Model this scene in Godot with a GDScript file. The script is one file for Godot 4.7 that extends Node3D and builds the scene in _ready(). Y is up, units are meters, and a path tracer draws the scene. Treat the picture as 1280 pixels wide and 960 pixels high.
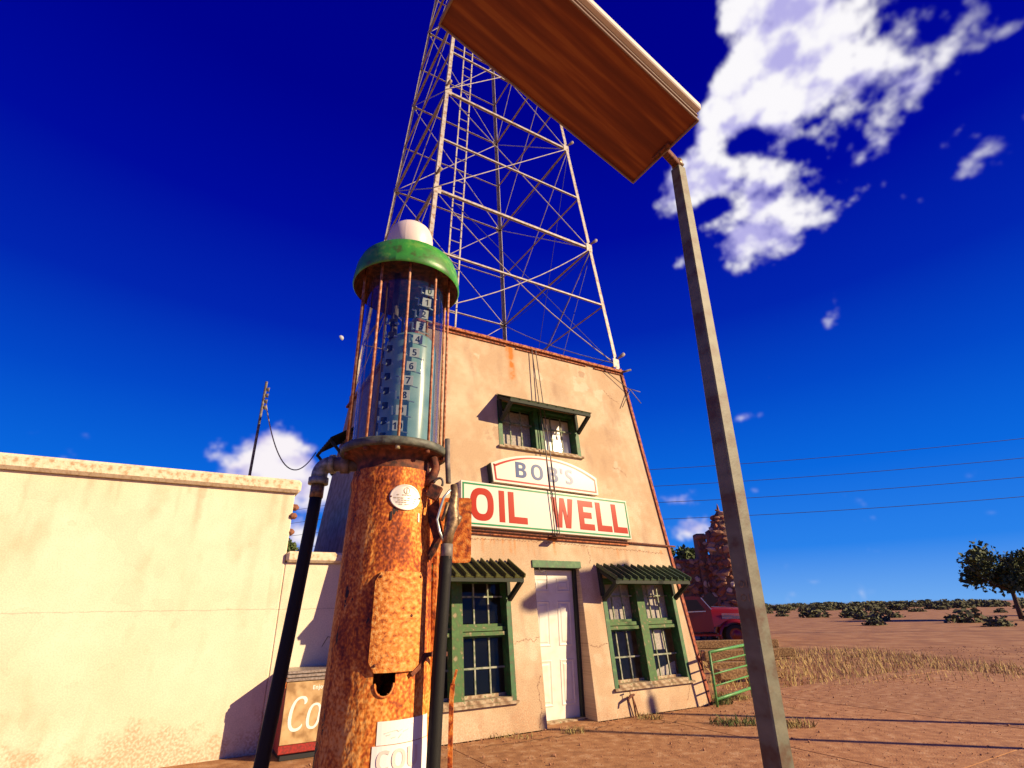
extends Node3D
# ---------------------------------------------------------------- frame of the building
const HB := 5.849      # roof height
const ZB := 0.577      # how far the foot of each wall stands out from its top
const WB := 4.36       # facade width at the roof
const DB := 4.526      # depth at the roof
var BX := Transform3D(Basis(Vector3(0.85938, 0, -0.51133), Vector3.UP, Vector3(0.51133, 0, 0.85938)), Vector3(2.2196, 0, -9.7649))
var M := {}
var rng := RandomNumberGenerator.new()
var names := {}
var SUN := Vector3(0.8690, 0.4226, 0.2574).normalized()
const EXPO := 1.85

# ---------------------------------------------------------------- mesh builder
class MB:
	var st = SurfaceTool.new()
	func _init(smooth := false):
		st.begin(Mesh.PRIMITIVE_TRIANGLES)
		st.set_smooth_group(0 if smooth else -1)
	func tri(a: Vector3, b: Vector3, c: Vector3):
		st.set_uv(Vector2(a.x, a.y)); st.add_vertex(a)
		st.set_uv(Vector2(b.x, b.y)); st.add_vertex(b)
		st.set_uv(Vector2(c.x, c.y)); st.add_vertex(c)
	func triuv(a: Vector3, b: Vector3, c: Vector3, ua: Vector2, ub: Vector2, uc: Vector2):
		st.set_uv(ua); st.add_vertex(a)
		st.set_uv(ub); st.add_vertex(b)
		st.set_uv(uc); st.add_vertex(c)
	func quad(a: Vector3, b: Vector3, c: Vector3, d: Vector3):
		tri(a, b, c); tri(a, c, d)
	func quaduv(a: Vector3, b: Vector3, c: Vector3, d: Vector3, ua: Vector2, ub: Vector2, uc: Vector2, ud: Vector2):
		triuv(a, b, c, ua, ub, uc); triuv(a, c, d, ua, uc, ud)
	# a box with chamfered edges, axes of basis bs, centre c
	func box(c: Vector3, s: Vector3, bs := Basis(), ch := 0.0):
		var h = s * 0.5
		if ch <= 0.0:
			var p = []
			for i in 8:
				p.append(c + bs * Vector3(h.x * (1 if i & 1 else -1), h.y * (1 if i & 2 else -1), h.z * (1 if i & 4 else -1)))
			for f in [[4, 6, 7, 5], [1, 3, 2, 0], [5, 7, 3, 1], [0, 2, 6, 4], [6, 2, 3, 7], [0, 4, 5, 1]]:
				quad(p[f[0]], p[f[1]], p[f[2]], p[f[3]])
			return
		ch = minf(ch, minf(h.x, minf(h.y, h.z)) * 0.8)
		# three rings of points: for each corner three points
		var q = {}
		for i in 8:
			var sg = Vector3(1 if i & 1 else -1, 1 if i & 2 else -1, 1 if i & 4 else -1)
			q[i * 3] = c + bs * (sg * Vector3(h.x, h.y - ch, h.z - ch))
			q[i * 3 + 1] = c + bs * (sg * Vector3(h.x - ch, h.y, h.z - ch))
			q[i * 3 + 2] = c + bs * (sg * Vector3(h.x - ch, h.y - ch, h.z))
		for f in [[4, 6, 7, 5, 2], [1, 3, 2, 0, 2], [5, 7, 3, 1, 0], [0, 2, 6, 4, 0], [6, 2, 3, 7, 1], [0, 4, 5, 1, 1]]:
			quad(q[f[0] * 3 + f[4]], q[f[1] * 3 + f[4]], q[f[2] * 3 + f[4]], q[f[3] * 3 + f[4]])
		for e in [[0, 1, 1, 2], [2, 3, 1, 2], [4, 5, 1, 2], [6, 7, 1, 2], [0, 2, 0, 2], [1, 3, 0, 2], [4, 6, 0, 2], [5, 7, 0, 2], [0, 4, 0, 1], [1, 5, 0, 1], [2, 6, 0, 1], [3, 7, 0, 1]]:
			quad(q[e[0] * 3 + e[2]], q[e[1] * 3 + e[2]], q[e[1] * 3 + e[3]], q[e[0] * 3 + e[3]])
		for i in 8:
			tri(q[i * 3], q[i * 3 + 1], q[i * 3 + 2])
	func bar(a: Vector3, b: Vector3, w: float, t: float, up := Vector3.UP, ch := 0.0):
		var z = (b - a)
		var l = z.length()
		z /= l
		if absf(z.dot(up)) > 0.98:
			up = Vector3(0, 0, 1) if absf(z.z) < 0.9 else Vector3(1, 0, 0)
		var x = up.cross(z).normalized()
		var y = z.cross(x)
		box((a + b) * 0.5, Vector3(w, t, l), Basis(x, y, z), ch)
	func tube(pts: Array, r, sides := 10, caps := true, uvs := false):
		var rings = []
		var x = Vector3.ZERO
		for i in pts.size():
			var d: Vector3 = (pts[mini(i + 1, pts.size() - 1)] - pts[maxi(i - 1, 0)]).normalized()
			if x == Vector3.ZERO:
				x = d.cross(Vector3(0.31, 0.17, 0.93)).normalized()
			x = (x - d * x.dot(d)).normalized()
			var y = d.cross(x)
			var rad: float = r[i] if r is Array else r
			var ring = []
			for k in sides:
				var an = TAU * k / sides
				ring.append(pts[i] + (x * cos(an) + y * sin(an)) * rad)
			rings.append(ring)
		for i in pts.size() - 1:
			for k in sides:
				var k2 = (k + 1) % sides
				quad(rings[i][k], rings[i + 1][k], rings[i + 1][k2], rings[i][k2])
		if caps:
			for k in range(1, sides - 1):
				tri(rings[0][0], rings[0][k], rings[0][k + 1])
				tri(rings[-1][0], rings[-1][k + 1], rings[-1][k])
	# lathe around y: profile of Vector2(radius, y), bottom to top
	func lathe(prof: Array, segs: int, c := Vector3.ZERO, a0 := 0.0, a1 := TAU):
		for i in prof.size() - 1:
			var p: Vector2 = prof[i]
			var n: Vector2 = prof[i + 1]
			for k in segs:
				var u0 = float(k) / segs
				var u1 = float(k + 1) / segs
				var t0 = lerpf(a0, a1, u0)
				var t1 = lerpf(a0, a1, u1)
				var A = c + Vector3(sin(t0) * p.x, p.y, cos(t0) * p.x)
				var B = c + Vector3(sin(t1) * p.x, p.y, cos(t1) * p.x)
				var C = c + Vector3(sin(t1) * n.x, n.y, cos(t1) * n.x)
				var D = c + Vector3(sin(t0) * n.x, n.y, cos(t0) * n.x)
				if p.x > 1e-5:
					triuv(A, C, B, Vector2(u0, p.y), Vector2(u1, n.y), Vector2(u1, p.y))
				if n.x > 1e-5:
					triuv(A, D, C, Vector2(u0, p.y), Vector2(u0, n.y), Vector2(u1, n.y))
	# polygon in the xy plane of xf, from z 0 to z -depth
	func prism(poly: PackedVector2Array, depth: float, xf := Transform3D()):
		var idx = Geometry2D.triangulate_polygon(poly)
		if Geometry2D.is_polygon_clockwise(poly) == false:
			pass
		for i in range(0, idx.size(), 3):
			var a = poly[idx[i]]; var b = poly[idx[i + 1]]; var c = poly[idx[i + 2]]
			if (b - a).cross(c - a) > 0:
				var s = b; b = c; c = s
			tri(xf * Vector3(a.x, a.y, 0), xf * Vector3(b.x, b.y, 0), xf * Vector3(c.x, c.y, 0))
			if depth > 0:
				tri(xf * Vector3(a.x, a.y, -depth), xf * Vector3(c.x, c.y, -depth), xf * Vector3(b.x, b.y, -depth))
		if depth > 0:
			var n = poly.size()
			var cw = Geometry2D.is_polygon_clockwise(poly)
			for i in n:
				var a = poly[i]; var b = poly[(i + 1) % n]
				if cw:
					var s = a; a = b; b = s
				quad(xf * Vector3(a.x, a.y, 0), xf * Vector3(a.x, a.y, -depth), xf * Vector3(b.x, b.y, -depth), xf * Vector3(b.x, b.y, 0))
	func done() -> ArrayMesh:
		st.generate_normals()
		return st.commit()

# ---------------------------------------------------------------- objects
func numbered(n: String) -> String:
	if not names.has(n):
		names[n] = 0
		return n
	names[n] += 1
	return "%s_%03d" % [n, names[n]]

func thing(called: String, label: String, category: String, xf := Transform3D(), group := "", kind := "") -> Node3D:
	var o = Node3D.new()
	o.name = numbered(called)
	add_child(o)
	o.transform = xf
	meta(o, label, category, group, kind)
	return o

func meta(o: Node, label := "", category := "", group := "", kind := ""):
	if label: o.set_meta("label", label)
	if category: o.set_meta("category", category)
	if group: o.set_meta("group", group)
	if kind: o.set_meta("kind", kind)

func part(called: String, m, mt: Material, parent: Node, label := "") -> MeshInstance3D:
	var o = MeshInstance3D.new()
	o.name = called if parent != self else numbered(called)
	o.mesh = m.done() if m is MB else m
	o.material_override = mt
	parent.add_child(o, true)
	if label: o.set_meta("label", label)
	return o

func structure(called: String, m, mt: Material) -> MeshInstance3D:
	var o = part(called, m, mt, self)
	o.set_meta("kind", "structure")
	return o

# ---------------------------------------------------------------- materials
func lin(r: float, g: float, b: float) -> Color:
	return Color(r, g, b).linear_to_srgb()

func plain(c: Color, rough := 0.7, metal := 0.0) -> StandardMaterial3D:
	var m = StandardMaterial3D.new()
	m.albedo_color = c
	m.roughness = rough
	m.metallic = metal
	m.cull_mode = BaseMaterial3D.CULL_DISABLED
	return m

func noise(freq: float, octaves := 4, sd := 1, type := FastNoiseLite.TYPE_SIMPLEX_SMOOTH) -> FastNoiseLite:
	var n = FastNoiseLite.new()
	n.noise_type = type
	n.frequency = freq
	n.fractal_octaves = octaves
	n.fractal_type = FastNoiseLite.FRACTAL_FBM
	n.seed = sd
	return n

# cols: array of [offset, linear colour]
func mottled(cols: Array, freq: float, scale: float, rough := 0.8, bump := 0.0, bump_freq := 0.05, bump_scale := 1.0, sd := 1, metal := 0.0) -> StandardMaterial3D:
	var m = plain(Color.WHITE, rough, metal)
	var t = NoiseTexture2D.new()
	t.width = 512; t.height = 512
	t.seamless = true
	t.normalize = true
	t.noise = noise(freq, 5, sd)
	var g = Gradient.new()
	var offs = PackedFloat32Array()
	var cc = PackedColorArray()
	for c in cols:
		offs.append(0.5 + (c[0] - 0.5) * 0.62)
		cc.append(c[1].linear_to_srgb())
	g.offsets = offs
	g.colors = cc
	t.color_ramp = g
	m.albedo_texture = t
	m.uv1_triplanar = true
	m.uv1_world_triplanar = false
	m.uv1_scale = Vector3.ONE * scale
	if bump > 0:
		var b = NoiseTexture2D.new()
		b.width = 512; b.height = 512
		b.seamless = true
		b.as_normal_map = true
		b.bump_strength = 6.0
		b.noise = noise(bump_freq, 4, sd + 7)
		m.normal_enabled = true
		m.normal_texture = b
		m.normal_scale = bump
	return m

func K(r: float, g: float, b: float) -> Color:
	return Color(r, g, b)

func textured(im: Image, rough := 0.85, normal_im: Image = null, ns := 1.0) -> StandardMaterial3D:
	var m = plain(Color.WHITE, rough)
	m.albedo_texture = ImageTexture.create_from_image(im)
	m.texture_repeat = true
	if normal_im:
		m.normal_enabled = true
		m.normal_texture = ImageTexture.create_from_image(normal_im)
		m.normal_scale = ns
	return m

func write(called: String, s: String, height: float, mt: Material, parent: Node, xf: Transform3D, bold := true, serif := false, depth := 0.003, wide := 1.0) -> MeshInstance3D:
	var f = SystemFont.new()
	f.font_names = PackedStringArray(["Droid Serif" if serif else "Droid Sans"])
	f.font_weight = 700 if bold else 400
	var t = TextMesh.new()
	t.font = f
	t.text = s
	t.font_size = 64
	t.pixel_size = 0.01
	t.depth = 0.01
	t.curve_step = 1.0
	var bb = t.get_aabb()
	var k = height / bb.size.y
	var o = MeshInstance3D.new()
	o.name = called
	o.mesh = t
	o.material_override = mt
	parent.add_child(o, true)
	var c = bb.position + bb.size * 0.5
	o.transform = xf * Transform3D(Basis().scaled(Vector3(k * wide, k, depth / 0.01)), Vector3(-c.x * k * wide, -c.y * k, 0))
	return o

# a point of the leaning facade: x along it, y up, w outwards
func fp(x: float, y: float, w := 0.0) -> Vector3:
	return Vector3(x, y, ZB * (1.0 - y / HB) + w)
func xl(y: float) -> float:
	return -WB - ZB * (1.0 - y / HB)
func xr(y: float) -> float:
	return ZB * (1.0 - y / HB)

func sky_image() -> Image:
	var w := 2048
	var h := 1024
	var im := Image.create(w, h, false, Image.FORMAT_RGBF)
	var stops := [[-90.0, K(0.16, 0.11, 0.07)], [-1.0, K(0.16, 0.11, 0.07)], [-0.5, Color8(120, 175, 238).srgb_to_linear()], [0.0, Color8(112, 172, 240).srgb_to_linear()], [5.0, Color8(42, 130, 234).srgb_to_linear()], [12.0, Color8(10, 104, 222).srgb_to_linear()], [20.0, Color8(2, 72, 200).srgb_to_linear()], [28.0, Color8(1, 38, 176).srgb_to_linear()], [38.0, Color8(0, 12, 158).srgb_to_linear()], [50.0, Color8(0, 3, 140).srgb_to_linear()], [90.0, Color8(0, 0, 122).srgb_to_linear()]]
	# where clouds gather: azimuth, elevation, spreads, weight
	var gather := [[38.0, 52.0, 7.5, 7.0, 0.95], [33.0, 46.5, 7.0, 3.2, 0.80], [27.5, 43.5, 4.0, 2.6, 0.55], [21.8, 41.4, 3.8, 2.6, 0.80], [30.0, 40.2, 5.0, 2.0, 0.70], [48.0, 45.0, 10.0, 8.0, 0.7], [32.0, 36.8, 6.5, 2.6, 0.85], [31.0, 33.6, 5.5, 1.8, 0.78], [21.3, 34.2, 1.4, 1.0, 0.62], [25.5, 29.8, 2.2, 0.8, 0.40],
		[-25.8, 16.4, 3.2, 1.3, 0.56], [-26.0, 13.6, 3.8, 2.0, 0.74], [-21.0, 11.8, 2.2, 1.6, 0.66], [-21.5, 7.0, 2.4, 1.3, 0.55], [16.6, 10.2, 2.8, 0.7, 0.56], [18.6, 7.4, 3.0, 1.3, 0.66], [25.6, 17.4, 1.3, 0.7, 0.54], [26.0, 10.5, 2.4, 0.8, 0.52],
		[29.3, 51.6, 2.4, 1.5, -0.8], [31.2, 43.2, 2.4, 0.8, -0.6], [27.0, 38.6, 2.4, 0.8, -0.35], [25.5, 48.5, 2.0, 2.0, -0.5]]
	var big := noise(2.4, 3, 21)
	var fine := noise(5.2, 5, 5)
	var shade := noise(4.0, 4, 33)
	var wisp := noise(20.0, 4, 45)
	for j in h:
		var el := 90.0 - 180.0 * (j + 0.5) / h
		var base := Color()
		for s in stops.size() - 1:
			if el >= stops[s][0] and el <= stops[s + 1][0]:
				base = stops[s][1].lerp(stops[s + 1][1], (el - stops[s][0]) / (stops[s + 1][0] - stops[s][0]))
		for i in w:
			var c := base
			if el > -0.5:
				var az := wrapf(360.0 * (i + 0.5) / w, -180.0, 180.0)
				var e := deg_to_rad(el)
				var a := deg_to_rad(az)
				var d := Vector3(sin(a) * cos(e), sin(e), -cos(a) * cos(e))
				# the scattered clouds of the rest of the sky
				var cov := big.get_noise_3dv(d * 1.3) * 0.5 - 0.40
				if el < 17.0:
					cov += 0.20 * smoothstep(17.0, 9.0, el)
				# the same sky in view is clear up to the right-hand clouds
				cov -= 0.8 * exp(-pow((az + 6.0) / 24.0, 2.0)) * smoothstep(14.0, 24.0, el)
				cov -= 0.25 * exp(-pow((az - 4.0) / 14.0, 2.0))
				for g in gather:
					var q := pow((az - g[0]) / g[2], 2.0) + pow((el - g[1]) / g[3], 2.0)
					if q < 9.0:
						cov += g[4] * exp(-q * 0.8)
				if cov > -0.6:
					var f := fine.get_noise_3dv(d * Vector3(1, 1.5, 1) * 2.2)
					var k := cov + f * 0.46 + wisp.get_noise_3dv(d * 2.0) * 0.2
					var al := smoothstep(0.02, 0.46, k)
					if al > 0.0:
						# lit from the sun's side: compare with the density a little sunwards
						var ds := (d + Vector3(0.030, 0.022, 0.009)) * Vector3(1, 1.5, 1) * 2.2
						var f2 := fine.get_noise_3dv(ds)
						var lit := 0.52 + (f - f2) * 1.5 + shade.get_noise_3dv(d * 1.8) * 0.55 + smoothstep(0.2, 0.9, k) * 0.3
						lit = smoothstep(-0.25, 1.0, lit)
						var cc: Color = K(0.48, 0.45, 0.82).lerp(K(1.0, 0.98, 1.0), lit)
						if el < 18.0:
							cc = cc.lerp(K(0.95, 0.80, 0.82), 0.3)
						c = c.lerp(cc, al * 0.97)
			im.set_pixel(i, j, Color(c.r / EXPO, c.g / EXPO, c.b / EXPO))
	return im

# ---------------------------------------------------------------- painted-on matter of the facade
func facade_image() -> Image:
	var n := 1024
	var im := Image.create(n, n, false, Image.FORMAT_RGB8)
	var x0 := -5.1
	var sx := 5.8 / n
	var sy := 5.95 / n
	var a := noise(0.9, 4, 3)
	var b := noise(5.0, 4, 4)
	var g := noise(60.0, 2, 6)
	var st := noise(1.0, 3, 8)
	var ba := Vector3(0.43, 0.305, 0.182)
	var pale := Vector3(0.555, 0.45, 0.30)
	var dirt := Vector3(0.30, 0.185, 0.11)
	var rust := Vector3(0.46, 0.15, 0.018)
	# rust runs: x, top, bottom, half width, weight
	var runs := [[-2.61, 5.80, 5.02, 0.06, 1.3], [-2.61, 5.80, 5.3, 0.03, 1.2], [-2.70, 5.8, 5.5, 0.03, 0.6], [-2.09, 2.42, 2.16, 0.03, 0.9], [-1.35, 5.75, 5.5, 0.05, 0.35], [-1.05, 5.78, 5.6, 0.05, 0.3], [-3.75, 5.75, 5.55, 0.07, 0.4]]
	for i in 26:
		runs.append([lerpf(-3.9, -2.35, i / 25.0) + rng.randf_range(-0.03, 0.03), 2.38, 2.38 - rng.randf_range(0.08, 0.28), rng.randf_range(0.012, 0.03), rng.randf_range(0.25, 0.7)])
	for i in 22:
		runs.append([lerpf(-1.65, 0.2, i / 21.0) + rng.randf_range(-0.04, 0.04), 2.33, 2.33 - rng.randf_range(0.06, 0.26), rng.randf_range(0.012, 0.035), rng.randf_range(0.15, 0.55)])
	# bare or repaired spots: x, y, radius, weight of pale
	var spots := [[-2.05, 5.35, 0.10, 0.9], [-1.1, 5.3, 0.16, 0.6], [-0.65, 5.2, 0.15, 0.5], [-0.55, 3.75, 0.12, 0.5], [-3.3, 5.45, 0.05, 0.7], [-1.05, 5.55, 0.09, -0.7], [-2.62, 0.9, 0.12, 0.35], [-1.5, 0.72, 0.1, 0.3], [-3.0, 4.05, 0.16, -0.5], [-0.85, 3.3, 0.1, 0.35], [-0.5, 4.4, 0.22, -0.35], [-1.6, 5.0, 0.25, -0.25], [-0.3, 3.0, 0.2, 0.3]]
	for j in n:
		var y := 5.9 - (j + 0.5) * sy
		for i in n:
			var x := x0 + (i + 0.5) * sx
			var na := a.get_noise_2d(x, y)
			var nb := b.get_noise_2d(x, y)
			var c := ba.lerp(pale, clampf(0.35 + na * 0.9 + nb * 0.35, 0, 1))
			# brown water marks, patchy
			var wm := clampf(st.get_noise_2d(x * 2.6, y * 0.9) * 1.6 + nb * 0.5 - 0.28, 0, 1)
			c = c.lerp(dirt, wm * 0.55)
			# soil splashed on the foot of the wall, with a ragged upper outline
			if y < 0.75:
				var sp := clampf((0.16 + 0.42 * (a.get_noise_2d(x * 2.2 + 9, 3.0) * 0.5 + 0.3) + nb * 0.22 - y) * 6.0, 0, 1)
				c = c.lerp(Vector3(0.40, 0.21, 0.10), sp * 0.55 * clampf(0.5 + g.get_noise_2d(x * 0.5, y * 0.5), 0.0, 1))
			if y > 5.35:
				var tp := clampf((y - 5.86 + 0.3 * (a.get_noise_2d(x * 3.0, 7.0) + 0.35) + nb * 0.18) * 6.0, 0, 1)
				c = c.lerp(Vector3(0.42, 0.2, 0.08), tp * 0.5)
			for s in spots:
				var dx: float = x - s[0]
				var dy: float = y - s[1]
				var q: float = sqrt(dx * dx + dy * dy) / s[2]
				if q < 1.6:
					var k: float = clampf((1.0 - q + nb * 1.2) * 3.0, 0, 1)
					if s[3] > 0:
						c = c.lerp(Vector3(0.66, 0.53, 0.39), k * s[3] * 0.7)
					else:
						c = c.lerp(Vector3(0.32, 0.21, 0.13), -k * s[3])
			for r in runs:
				var dx: float = absf(x - r[0] - nb * 0.015)
				if dx < r[3] * 2.2 and y < r[1] and y > r[2] - 0.1:
					var along: float = clampf((y - r[2]) / 0.22 + nb * 0.6, 0, 1)
					var k: float = r[4] * along * exp(-pow(dx / r[3], 2.0)) * clampf(0.8 + nb * 1.2, 0.2, 1)
					c = c.lerp(rust, clampf(k, 0, 1))
			c *= 1.0 + g.get_noise_2d(x, y) * 0.34
			im.set_pixel(i, j, Color(clampf(c.x, 0, 1), clampf(c.y, 0, 1), clampf(c.z, 0, 1)).linear_to_srgb())
	# hairline cracks
	var cracks := [[[-2.9, 1.02], [-2.72, 1.06], [-2.6, 1.03], [-2.5, 1.08]], [[-2.62, 0.02], [-2.56, 0.25], [-2.6, 0.5], [-2.53, 0.62]], [[-1.66, 0.95], [-1.5, 0.9], [-1.3, 0.95]], [[-3.6, 2.36], [-3.0, 2.38], [-2.3, 2.37], [-1.7, 2.36], [-1.2, 2.33], [-0.5, 2.31], [0.2, 2.28]], [[-0.62, 3.75], [-0.5, 3.74], [-0.36, 3.66], [-0.33, 3.6]], [[-0.55, 5.35], [-0.4, 5.2], [-0.2, 5.12]], [[-1.45, 2.3], [-1.42, 2.15], [-1.45, 2.06]], [[0.1, 0.1], [0.22, 0.3], [0.3, 0.36]]]
	for cr in cracks:
		for s in cr.size() - 1:
			var p := Vector2(cr[s][0], cr[s][1])
			var q := Vector2(cr[s + 1][0], cr[s + 1][1])
			var l := int((q - p).length() / sx * 1.5)
			for k in l:
				var v := p.lerp(q, float(k) / l)
				v += Vector2(b.get_noise_2d(v.x * 4, v.y * 4), b.get_noise_2d(v.y * 4, v.x * 4 + 5)) * 0.03
				var i := int((v.x - x0) / sx)
				var j := int((5.9 - v.y) / sy)
				if i > 0 and i < n - 1 and j > 0 and j < n - 1:
					im.set_pixel(i, j, im.get_pixel(i, j).lerp(Color(0.30, 0.17, 0.11), 0.5))
					im.set_pixel(i, j + 1, im.get_pixel(i, j + 1).lerp(Color(0.30, 0.17, 0.11), 0.18))
	return im

func annex_image() -> Image:
	# 6 m by 3.2 m of old cream render: patched, stained under the coping, splashed at the foot
	var w = 1200
	var h = 640
	var im = Image.create(w, h, false, Image.FORMAT_RGB8)
	var a = noise(0.7, 4, 63)
	var b = noise(4.0, 4, 64)
	var g = noise(55.0, 2, 66)
	var v = noise(1.0, 3, 68)
	var drips = []
	for i in 46:
		drips.append([rng.randf() * 6.0, rng.randf_range(0.10, 0.75), rng.randf_range(0.012, 0.05), rng.randf_range(0.15, 0.6)])
	for j in h:
		var y = 3.2 - 3.2 * (j + 0.5) / h
		for i in w:
			var x = 6.0 * (i + 0.5) / w
			var na = a.get_noise_2d(x, y)
			var nb = b.get_noise_2d(x, y)
			var c = Vector3(0.64, 0.565, 0.395).lerp(Vector3(0.70, 0.63, 0.46), clampf(0.5 + na * 1.1, 0, 1))
			c *= 1.0 + nb * 0.05
			# trowelled repairs with a sharp outline
			var rp = v.get_noise_2d(x * 1.1 + 40.0, y * 1.3)
			if rp > 0.34:
				c = c.lerp(Vector3(0.60, 0.52, 0.37), 0.3)
			elif rp > 0.325:
				c = c.lerp(Vector3(0.50, 0.42, 0.28), 0.3)
			var st = clampf(v.get_noise_2d(x * 2.2, y * 0.6) * 1.8 + nb * 0.7 - 0.42, 0, 1)
			c = c.lerp(Vector3(0.45, 0.34, 0.20), st * 0.4)
			for q in drips:
				var dx: float = absf(x - q[0] - nb * 0.02)
				if dx < q[2] * 2.2 and y > 2.92 - q[1] * 1.2:
					var al: float = clampf((y - 2.92 + q[1]) / 0.35 + nb * 0.7, 0, 1)
					c = c.lerp(Vector3(0.36, 0.26, 0.15), clampf(q[3] * al * exp(-pow(dx / q[2], 2.0)), 0, 1) * 0.7)
			if y < 0.8:
				var sp = clampf((0.20 + 0.4 * (a.get_noise_2d(x * 2.4 + 9.0, 3.0) * 0.6 + 0.3) + nb * 0.28 - y) * 5.0, 0, 1)
				c = c.lerp(Vector3(0.38, 0.22, 0.11), sp * 0.6 * clampf(0.6 + g.get_noise_2d(x * 0.5, y * 0.5) * 1.2, 0, 1))
			# cold joint of the render
			if absf(y - 1.49 - nb * 0.012) < 0.004:
				c *= 0.72
			c *= 1.0 + g.get_noise_2d(x, y) * 0.16
			im.set_pixel(i, j, Color(clampf(c.x, 0, 1), clampf(c.y, 0, 1), clampf(c.z, 0, 1)).linear_to_srgb())
	return im

func rust_image() -> Image:
	# wraps round the pump: u is the angle, v the height; sampled on a cylinder so that it closes
	var w := 1024
	var h := 768
	var im := Image.create(w, h, false, Image.FORMAT_RGB8)
	var a := noise(5.0, 4, 11)
	var b := noise(22.0, 4, 12)
	var c := noise(70.0, 3, 13)
	var f := noise(9.0, 5, 15)
	for j in h:
		var y := 2.1 * (1.0 - (j + 0.5) / h)
		for i in w:
			var t := TAU * (i + 0.5) / w
			var p := Vector3(sin(t) * 0.18, y, cos(t) * 0.18)
			var ps := Vector3(p.x, p.y * 0.32, p.z)
			var na := a.get_noise_3dv(ps)
			var nb := b.get_noise_3dv(ps)
			var nc := c.get_noise_3dv(p)
			var k := 0.60 + na * 0.6 + nb * 0.42 + nc * 0.62
			var col: Color
			if k < 0.40:
				col = K(0.13, 0.018, 0.003).lerp(K(0.36, 0.070, 0.005), clampf(k / 0.40, 0, 1))
			elif k < 0.70:
				col = K(0.36, 0.070, 0.005).lerp(K(0.62, 0.185, 0.014), (k - 0.40) / 0.30)
			else:
				col = K(0.64, 0.20, 0.016).lerp(K(0.78, 0.38, 0.085), clampf((k - 0.70) / 0.35, 0, 1))
			# near-black flakes, denser towards one side of the body
			var side := clampf(0.5 - 0.5 * sin(t + 0.35), 0, 1)
			var fl := f.get_noise_3dv(ps * 1.6) + nc * 0.22
			if fl > lerpf(0.62, 0.26, side):
				col = K(0.022, 0.012, 0.010)
			im.set_pixel(i, j, col.linear_to_srgb())
	return im

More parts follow.
